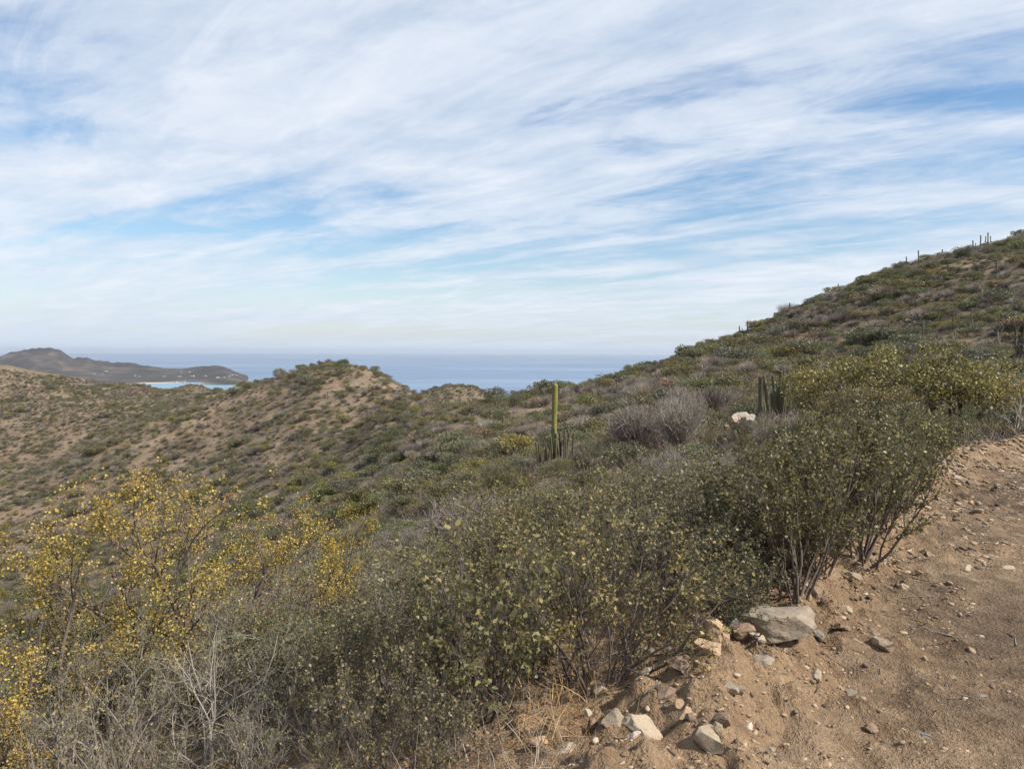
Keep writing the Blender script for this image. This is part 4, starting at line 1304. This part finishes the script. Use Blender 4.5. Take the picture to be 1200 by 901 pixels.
# loose stones, each its own: the larger ones along bank and road
rng = np.random.default_rng(77)
mats_r = ['rock_pale', 'rock_orange', 'rock_brown', 'rock_grey', 'rock_pale', 'rock_brown', 'rock_pale', 'rock_orange']
small = [rock_mesh('stone_%d' % i, 600 + i, 2, (1, rng.uniform(0.6, 0.95), rng.uniform(0.45, 0.75)), mats_r[i]) for i in range(8)]
n_st = 0
while n_st < 300:
    t_ = 12 + 12 * rng.uniform() ** 1.4
    s0 = rng.normal(0.6, 0.5) if rng.uniform() < 0.82 else rng.uniform(-3.5, 0.5)
    ex_, ey_ = np.interp(t_, ts, exs), np.interp(t_, ts, eys)
    k_ = int(np.clip(np.searchsorted(ts, t_), 0, len(ts) - 1))
    x, y = ex_ - nx_[k_] * s0, ey_ - ny_[k_] * s0
    px = x / y * FPX + 600 if y > 1.5 else -1
    if not 560 < px < 1210 or s0 < -3.8:
        continue
    size = float(np.clip(rng.lognormal(-2.75, 0.45), 0.032, 0.17)) * (1 + 0.4 * (y > 7))
    if rng.uniform() < 0.12 and s0 > -0.1:
        size *= 1.7
    if -2.3 < s0 < -0.6:
        size *= 0.7
    i_ = rng.integers(0, 8)
    z = H(x, y)
    where = 'on the bank of spoil beside the road' if s0 > 0 else 'lying loose on the dirt road'
    hue_ = {'rock_pale': 'buff', 'rock_orange': 'orange', 'rock_brown': 'brown', 'rock_grey': 'grey', 'rock_white': 'whitish', 'rock_blue': 'blue-grey'}[mats_r[i_]]
    o = link('stone', small[i_], None, (x, y, z + size * 0.02), rng.uniform(0, 6.28), size, 'small loose %s stone %s' % (hue_, where), 'stone', 'loose stones ' + where)
    o.rotation_euler = (rng.uniform(-.3, .3), rng.uniform(-.3, .3), rng.uniform(0, 6.28))
    n_st += 1

# gravel too small to count
vl, tl, off = [], [], 0
bmv = rock_mesh('pebble_shape', 900, 1, (1, 0.8, 0.55), 'rock_pale', 5, 0)
pv = np.array([v.co[:] for v in bmv.vertices])
pf = np.array([p.vertices[:] for p in bmv.polygons])
ng_ = 56000
t_ = rng.uniform(11, 28, ng_)
s0 = np.where(rng.uniform(0, 1, ng_) < 0.72, rng.normal(0.35, 0.75, ng_), rng.uniform(-4.2, 2.4, ng_))
k_ = np.clip(np.searchsorted(ts, t_), 0, len(ts) - 1)
x, y = exs[k_] - nx_[k_] * s0, eys[k_] - ny_[k_] * s0
dens_ = fbm(x, y, 0.6, 3, 95) + 0.25
keep = (dens_ > rng.uniform(-0.05, 0.55, ng_)) & (y > 1.5)
x, y = x[keep], y[keep]
size = np.clip(rng.lognormal(-3.90, 0.55, len(x)), 0.008, 0.065) * np.clip(np.hypot(x, y) / 5, 0.8, 1.7) * np.where(s0[keep] < -0.5, 0.7, 1.0)
z = height(x, y) + size * 0.10
ang = rng.uniform(0, 6.28, len(x))
ca, sa = np.cos(ang), np.sin(ang)
st_ = rng.uniform(0.7, 1.3, (len(x), 3))
V = pv[None] * st_[:, None] * size[:, None, None]
V = np.stack([V[..., 0] * ca[:, None] - V[..., 1] * sa[:, None], V[..., 0] * sa[:, None] + V[..., 1] * ca[:, None], V[..., 2]], -1)
V += np.stack([x, y, z], 1)[:, None]
F = pf[None] + (np.arange(len(x)) * len(pv))[:, None, None]
m, nt = new_mat('gravel')
a_ = nt.n('ShaderNodeAttribute', attribute_name='rnd').outputs['Fac']
c = nt.ramp(a_, [(0.0, (0.10, 0.085, 0.07)), (0.3, (0.20, 0.15, 0.105)), (0.6, (0.34, 0.245, 0.16)), (0.85, (0.38, 0.28, 0.185)), (1.0, (0.46, 0.375, 0.27))])
finish(nt, c, 0.9)
me = mesh_np('gravel', V.reshape(-1, 3), None, F.reshape(-1, 3), [m], np.repeat(rng.uniform(0, 1, len(x)), len(pf)))
link('gravel', me, kind='stuff', label='fine gravel strewn over the road and its bank')

# twig litter on road and bank
n_ = 900
t_ = rng.uniform(8.5, 24, n_)
s0 = rng.normal(0.3, 0.9, n_)
k_ = np.clip(np.searchsorted(ts, t_), 0, len(ts) - 1)
x, y = exs[k_] - nx_[k_] * s0, eys[k_] - ny_[k_] * s0
keep = (fbm(x, y, 0.8, 2, 97) > -0.05) & (y > 1.5)
x, y = x[keep], y[keep]
p0 = np.stack([x, y, height(x, y) + 0.012], 1)
an = rng.uniform(0, 6.28, len(x))
pl = walk(rng, p0, np.stack([np.cos(an), np.sin(an), rng.normal(0, 0.06, len(x))], 1), rng.uniform(0.06, 0.32, len(x)), 3, 0.18, 0)
pl[..., 2] = np.maximum(pl[..., 2], height(pl[..., 0].ravel(), pl[..., 1].ravel()).reshape(pl.shape[:2]) + 0.004)
v, q = tubes(pl, np.repeat(rng.uniform(0.0015, 0.004, len(x))[:, None], 4, 1), 3)
link('twig_litter', mesh_np('twig_litter', v, q, None, [M['twig_brown']], np.repeat(rng.uniform(0, 1, len(x)), len(q) // len(x))), kind='stuff',
     label='broken twigs littering the road edge')

# ------------------------------------------------------------------ cacti
def column_mesh(name, h, r, ribs=11, rings=26, bend=0.0, seed=0, foot=0.85, res=3, mat='cactus'):
    """ribbed cactus stem with a domed tip"""
    rng = np.random.default_rng(seed)
    m_ = ribs * res
    th = np.arange(m_) * 2 * math.pi / m_
    rib = 0.5 + 0.5 * np.cos(th * ribs)
    zs = np.concatenate([np.linspace(-0.1, h - r * 1.2, rings), h - r * 1.2 + r * 1.2 * np.sin(np.linspace(0.2, 1.5, 7))])
    prof = r * (foot + (1 - foot) * sstep(0, h * 0.35, zs)) * (1 + 0.05 * np.sin(zs * 4 + seed) + 0.02 * rng.normal(0, 1, len(zs)))
    tip = np.clip((zs - (h - r * 1.2)) / (r * 1.2), 0, 1)
    prof = prof * np.sqrt(np.clip(1 - tip ** 2, 0.004, 1))
    cx = bend * (zs / h) ** 2 * h
    rr_ = prof[:, None] * (0.70 + 0.30 * rib[None])
    v = np.stack([cx[:, None] + rr_ * np.cos(th), rr_ * np.sin(th), np.repeat(zs[:, None], m_, 1)], -1).reshape(-1, 3)
    k = len(zs)
    ii = np.arange(k * m_).reshape(k, m_)
    jj = np.roll(ii, -1, axis=1)
    q = np.stack([ii[:-1], jj[:-1], jj[1:], ii[1:]], -1).reshape(-1, 4)
    v = np.concatenate([v, [[cx[-1], 0, zs[-1]]]])
    t = np.stack([ii[-1], jj[-1], np.full(m_, len(v) - 1)], 1)
    return mesh_np(name, v, q, t, [M[mat]], smooth=True, point_attr={'rib': np.append(np.tile(rib, k), 1)})


def cactus(name, loc, label, stems, group=None, cat='cactus', mat='cactus_dark'):
    """stems: (dx, dy, dz, height, radius, lean azimuth, lean angle, bend)"""
    e = bpy.data.objects.new(name, None)
    COL.objects.link(e)
    e.location = loc
    e['label'] = label
    e['category'] = cat
    if group:
        e['group'] = group
    for j, (dx, dy, dz, h, r, la, le, be) in enumerate(stems):
        o = link('stem', column_mesh('cactus_stem', h, r, seed=j + int(abs(loc[0]) * 10), bend=be, mat=mat), e, (dx, dy, dz))
        o.rotation_euler = (0, le, la)
    return e


rng = np.random.default_rng(88)
g = at(649, 30)
zt = EYE - 30 * (449 - 412) / FPX
cactus('column_cactus', (g.x, g.y, g.z), 'single tall column cactus rising above the scrub against the sea', [(0, 0, 0, zt - g.z, 0.116, 0.6, 0.012, 0.012)], mat='cactus')
stems = []
for j in range(17):
    a = rng.uniform(0, 6.28)
    rq_ = rng.uniform(0.1, 0.42)
    stems.append((rq_ * math.cos(a), rq_ * math.sin(a), 0, rng.uniform(0.9, 1.5), rng.uniform(0.034, 0.050), a, rng.uniform(0.0, 0.12), 0.03))
g2 = at(660, 29.4)
cactus('organ_pipe_cactus', (g2.x, g2.y, g2.z), 'low cluster of thin cactus stems around the foot of the tall column', stems)
g3 = at(637, 29.7)
cactus('organ_pipe_cactus', (g3.x, g3.y, g3.z), 'small grey cluster of thin cactus stems beside the tall column',
       [(0.2 * math.cos(k), 0.2 * math.sin(k), 0, rng.uniform(0.8, 1.25), 0.036, k, 0.06, 0.03) for k in range(6)])
stems = [(-0.40, 0, 0, 1.75, 0.10, 0, 0.0, 0.0)]
for j in range(15):
    a = rng.uniform(0, 6.28)
    rq_ = rng.uniform(0.05, 0.40)
    stems.append((0.2 + rq_ * math.cos(a), rq_ * math.sin(a), 0.0, rng.uniform(1.1, 2.0), rng.uniform(0.042, 0.058), a, rng.uniform(0.0, 0.16), 0.04))
g = at(905, 27)
cactus('organ_pipe_cactus', (g.x, g.y, g.z), 'dark many-stemmed cactus beside the white boulders and leafy bushes', stems)

# skyline and slope columns, each found by walking its bearing to the wanted row
def crest(px, r0=90, r1=240):
    dd = np.linspace(r0, r1, 200)
    xx = (px - 600) / FPX * dd
    zz_ = height(xx, dd)
    i_ = int(np.argmax((zz_ - EYE) / dd))
    return Vector((xx[i_], dd[i_], zz_[i_]))


def on_row(px, row, r0=25, r1=400):
    """nearest ground point whose sight line meets the row"""
    dd = np.linspace(r0, r1, 600)
    xx = (px - 600) / FPX * dd
    zz_ = height(xx, dd)
    rows = 412 - (zz_ - EYE) / dd * FPX
    i_ = int(np.argmax(rows <= row)) if (rows <= row).any() else int(np.argmin(rows))
    return Vector((xx[i_], dd[i_], zz_[i_]))


for px, hh, arms in ((1153, 2.6, 2), (1144.5, 2.5, 0), (1136, 1.9, 1), (1073, 1.9, 0), (1059, 1.6, 0), (980, 1.7, 0), (977, 1.4, 0), (924, 1.7, 0),
                     (875, 1.9, 1), (866, 1.7, 1), (1100, 1.3, 0), (906, 1.2, 0)):
    c_ = crest(px)
    hh *= 1.3
    st_l = [(0, 0, 0, hh, 0.12, rng.uniform(0, 6), 0.04, 0.01)]
    for k in range(arms):
        sg = 1 if k == 0 else -1
        st_l += [(sg * 0.16, 0, hh * 0.36, hh * 0.20, 0.08, 0, sg * 1.05, 0.0), (sg * 0.50, 0, hh * 0.42, hh * 0.36, 0.085, 0, 0, 0)]
    lab = ('skyline cactus with upturned arms on the crest of the steep hill' if arms == 2 else
           'skyline cactus with one short arm on the crest of the steep hill' if arms else 'bare cactus column on the skyline of the steep hill')
    cactus('skyline_cactus', c_, lab, st_l, 'cacti on the skyline')
c_ = crest(374, 150, 260)
cactus('skyline_cactus', c_, 'lone cactus on the shoulder of the peaked hill', [(0, 0, 0, 1.7, 0.16, 0, 0, 0)])
for px, row, hh, where in ((1053, 324, 3.0, 0), (1164, 325, 3.0, 0), (447, 522, 2.4, 1), (524, 522, 2.0, 1), (872, 424, 2.4, 0), (953, 414, 2.4, 0), (1115, 380, 2.6, 0),
                           (1080, 400, 2.5, 0), (1137, 428, 2.4, 0), (1010, 430, 2.2, 0), (384, 470, 2.8, 1), (330, 490, 2.6, 1), (280, 500, 2.4, 1), (590, 510, 1.8, 1),
                           (1040, 372, 2.4, 0), (930, 405, 2.2, 0)):
    g = on_row(px, row)
    cactus('slope_cactus', g, 'slender cactus column standing in the scrub ' + ('of the peaked hill' if where else 'of the steep hill'),
           [(0, 0, 0, hh * rng.uniform(0.6, 1.1), 0.10, rng.uniform(0, 6), 0.05, 0.0)], 'cacti in the hillside scrub')
print('cacti', round(time.time() - T0, 1))

# ------------------------------------------------------------------ dead trees on the steep hill and the pole-like trunk by the road bend
K_snag = Kind('snag', 71, 3.2, 2.2, dict(stems=3, kids=(5, 4), lens=(0.5, 0.45), r0=0.05, wob=0.16, up=0.06, base=0.05), 0, {}, None, 'bark_white')
for px, row, hh in ((1140, 392, 0.9), (1148, 345, 0.9), (1072, 432, 0.8), (1170, 402, 0.8), (870, 430, 0.7), (1118, 405, 0.7), (1010, 340, 0.7), (760, 470, 0.6), (1020, 398, 0.7)):
    g = on_row(px, row)
    plant(K_snag, 'dead_tree', g, hh, rs.uniform(0, 6), 'pale leafless dead tree in the scrub of the steep hill', 'dead trees on the steep hill', 'tree')
K_tree = Kind('tree', 72, 3.4, 2.6, dict(stems=2, kids=(7, 7, 4), lens=(0.42, 0.4, 0.4), r0=0.10, wob=0.10, up=0.12, base=0.03, lean=0.35), 2600,
              dict(size=0.07, width=0.3), 'leaf_greygreen', 'bark_dark', lo=0.2)
g = on_row(1193, 432)
sct = ((432 - 372) / FPX * g.y) / K_tree.top
e = plant(K_tree, 'small_tree', g, sct, 0.4, 'slim dark-trunked tree with a thin crown against the steep hill', None, 'tree')

for x, y, sc_, lb in ((12.6, 9.6, 1.35, 'small tree on the uphill bank shading the road bend'), (11.4, 7.4, 1.0, 'smaller tree on the uphill bank beside the road')):
    plant(K_tree, 'small_tree', (x, y, H(x, y)), sc_, 1.0, lb, None, 'tree')

# ------------------------------------------------------------------ specks of houses on the headland
def hut_mesh(w_, d_, h_):
    bm = bmesh.new()
    bmesh.ops.create_cube(bm, size=1.0)
    for v in bm.verts:
        v.co = Vector((v.co.x * w_, v.co.y * d_, (v.co.z + 0.5) * h_))
    top = [f for f in bm.faces if f.normal.z > 0.9]
    r_ = bmesh.ops.inset_region(bm, faces=top, thickness=0.4)
    for v in top[0].verts:
        v.co.z -= 0.5
    me_ = bpy.data.meshes.new('house')
    bm.to_mesh(me_)
    bm.free()
    return me_


m, nt = new_mat('white_plaster')
finish(nt, nt.ramp(nt.noise(nt.n('ShaderNodeTexCoord').outputs['Object'], 0.4, 3), [(0.3, (0.34, 0.31, 0.28)), (0.7, (0.50, 0.47, 0.43))]), 0.9)


def head_z(x, y):
    i_ = int(np.clip(np.searchsorted(hx, x), 1, len(hx) - 1))
    j_ = int(np.clip(np.searchsorted(hy, y), 1, len(hy) - 1))
    return float(hz[i_, j_]) + SEA


def head_row(px, row):
    for d in np.linspace(2400, 5000, 900):
        x = (px - 600) / FPX * d
        z = head_z(x, d)
        if 412 - (z - EYE) / d * FPX <= row and z > SEA + 1:
            return x, d, z
    return None


for px, row, w_ in ((158, 442, 16), (163, 443, 14), (124, 437, 22), (110, 440, 18), (192, 443, 18), (210, 443, 22), (225, 443, 26), (240, 443, 20), (255, 444, 22), (268, 443, 18),
                    (271, 441, 20), (276, 442, 16), (222, 438, 16), (212, 438, 14), (120, 440, 15), (205, 450, 24), (215, 449, 20), (262, 443.5, 16)):
    q = head_row(px, row)
    if q:
        w_ = w_ * 0.75
        me_ = hut_mesh(w_, w_ * 0.6, w_ * 0.3)
        me_.materials.append(m)
        o = link('house', me_, None, (q[0], q[1], q[2] - 0.3), rs.uniform(-0.4, 0.4), 1.0, 'tiny white flat-roofed house on the far headland', 'house', 'houses on the headland')

# ------------------------------------------------------------------ air
bm = bmesh.new()
bmesh.ops.create_cube(bm, size=1.0)
for v in bm.verts:
    v.co = Vector((v.co.x * 92000, v.co.y * 92000, -176 + (v.co.z + 0.5) * (70 + 176)))
me = bpy.data.meshes.new('haze')
bm.to_mesh(me)
bm.free()
m, nt = new_mat('haze_air')
vol = nt.n('ShaderNodeVolumePrincipled', {'Color': (0.80, 0.88, 1.0, 1), 'Density': 0.00004, 'Anisotropy': 0.2})
o_ = nt.n('ShaderNodeOutputMaterial')
nt.link(vol.outputs[0], o_.inputs['Volume'])
me.materials.append(m)
link('haze', me, kind='stuff', label='thin sea haze over the coast')
print('done', round(time.time() - T0, 1), 'tris', sum(len(x.loops) - 2 * len(x.polygons) for x in bpy.data.meshes))
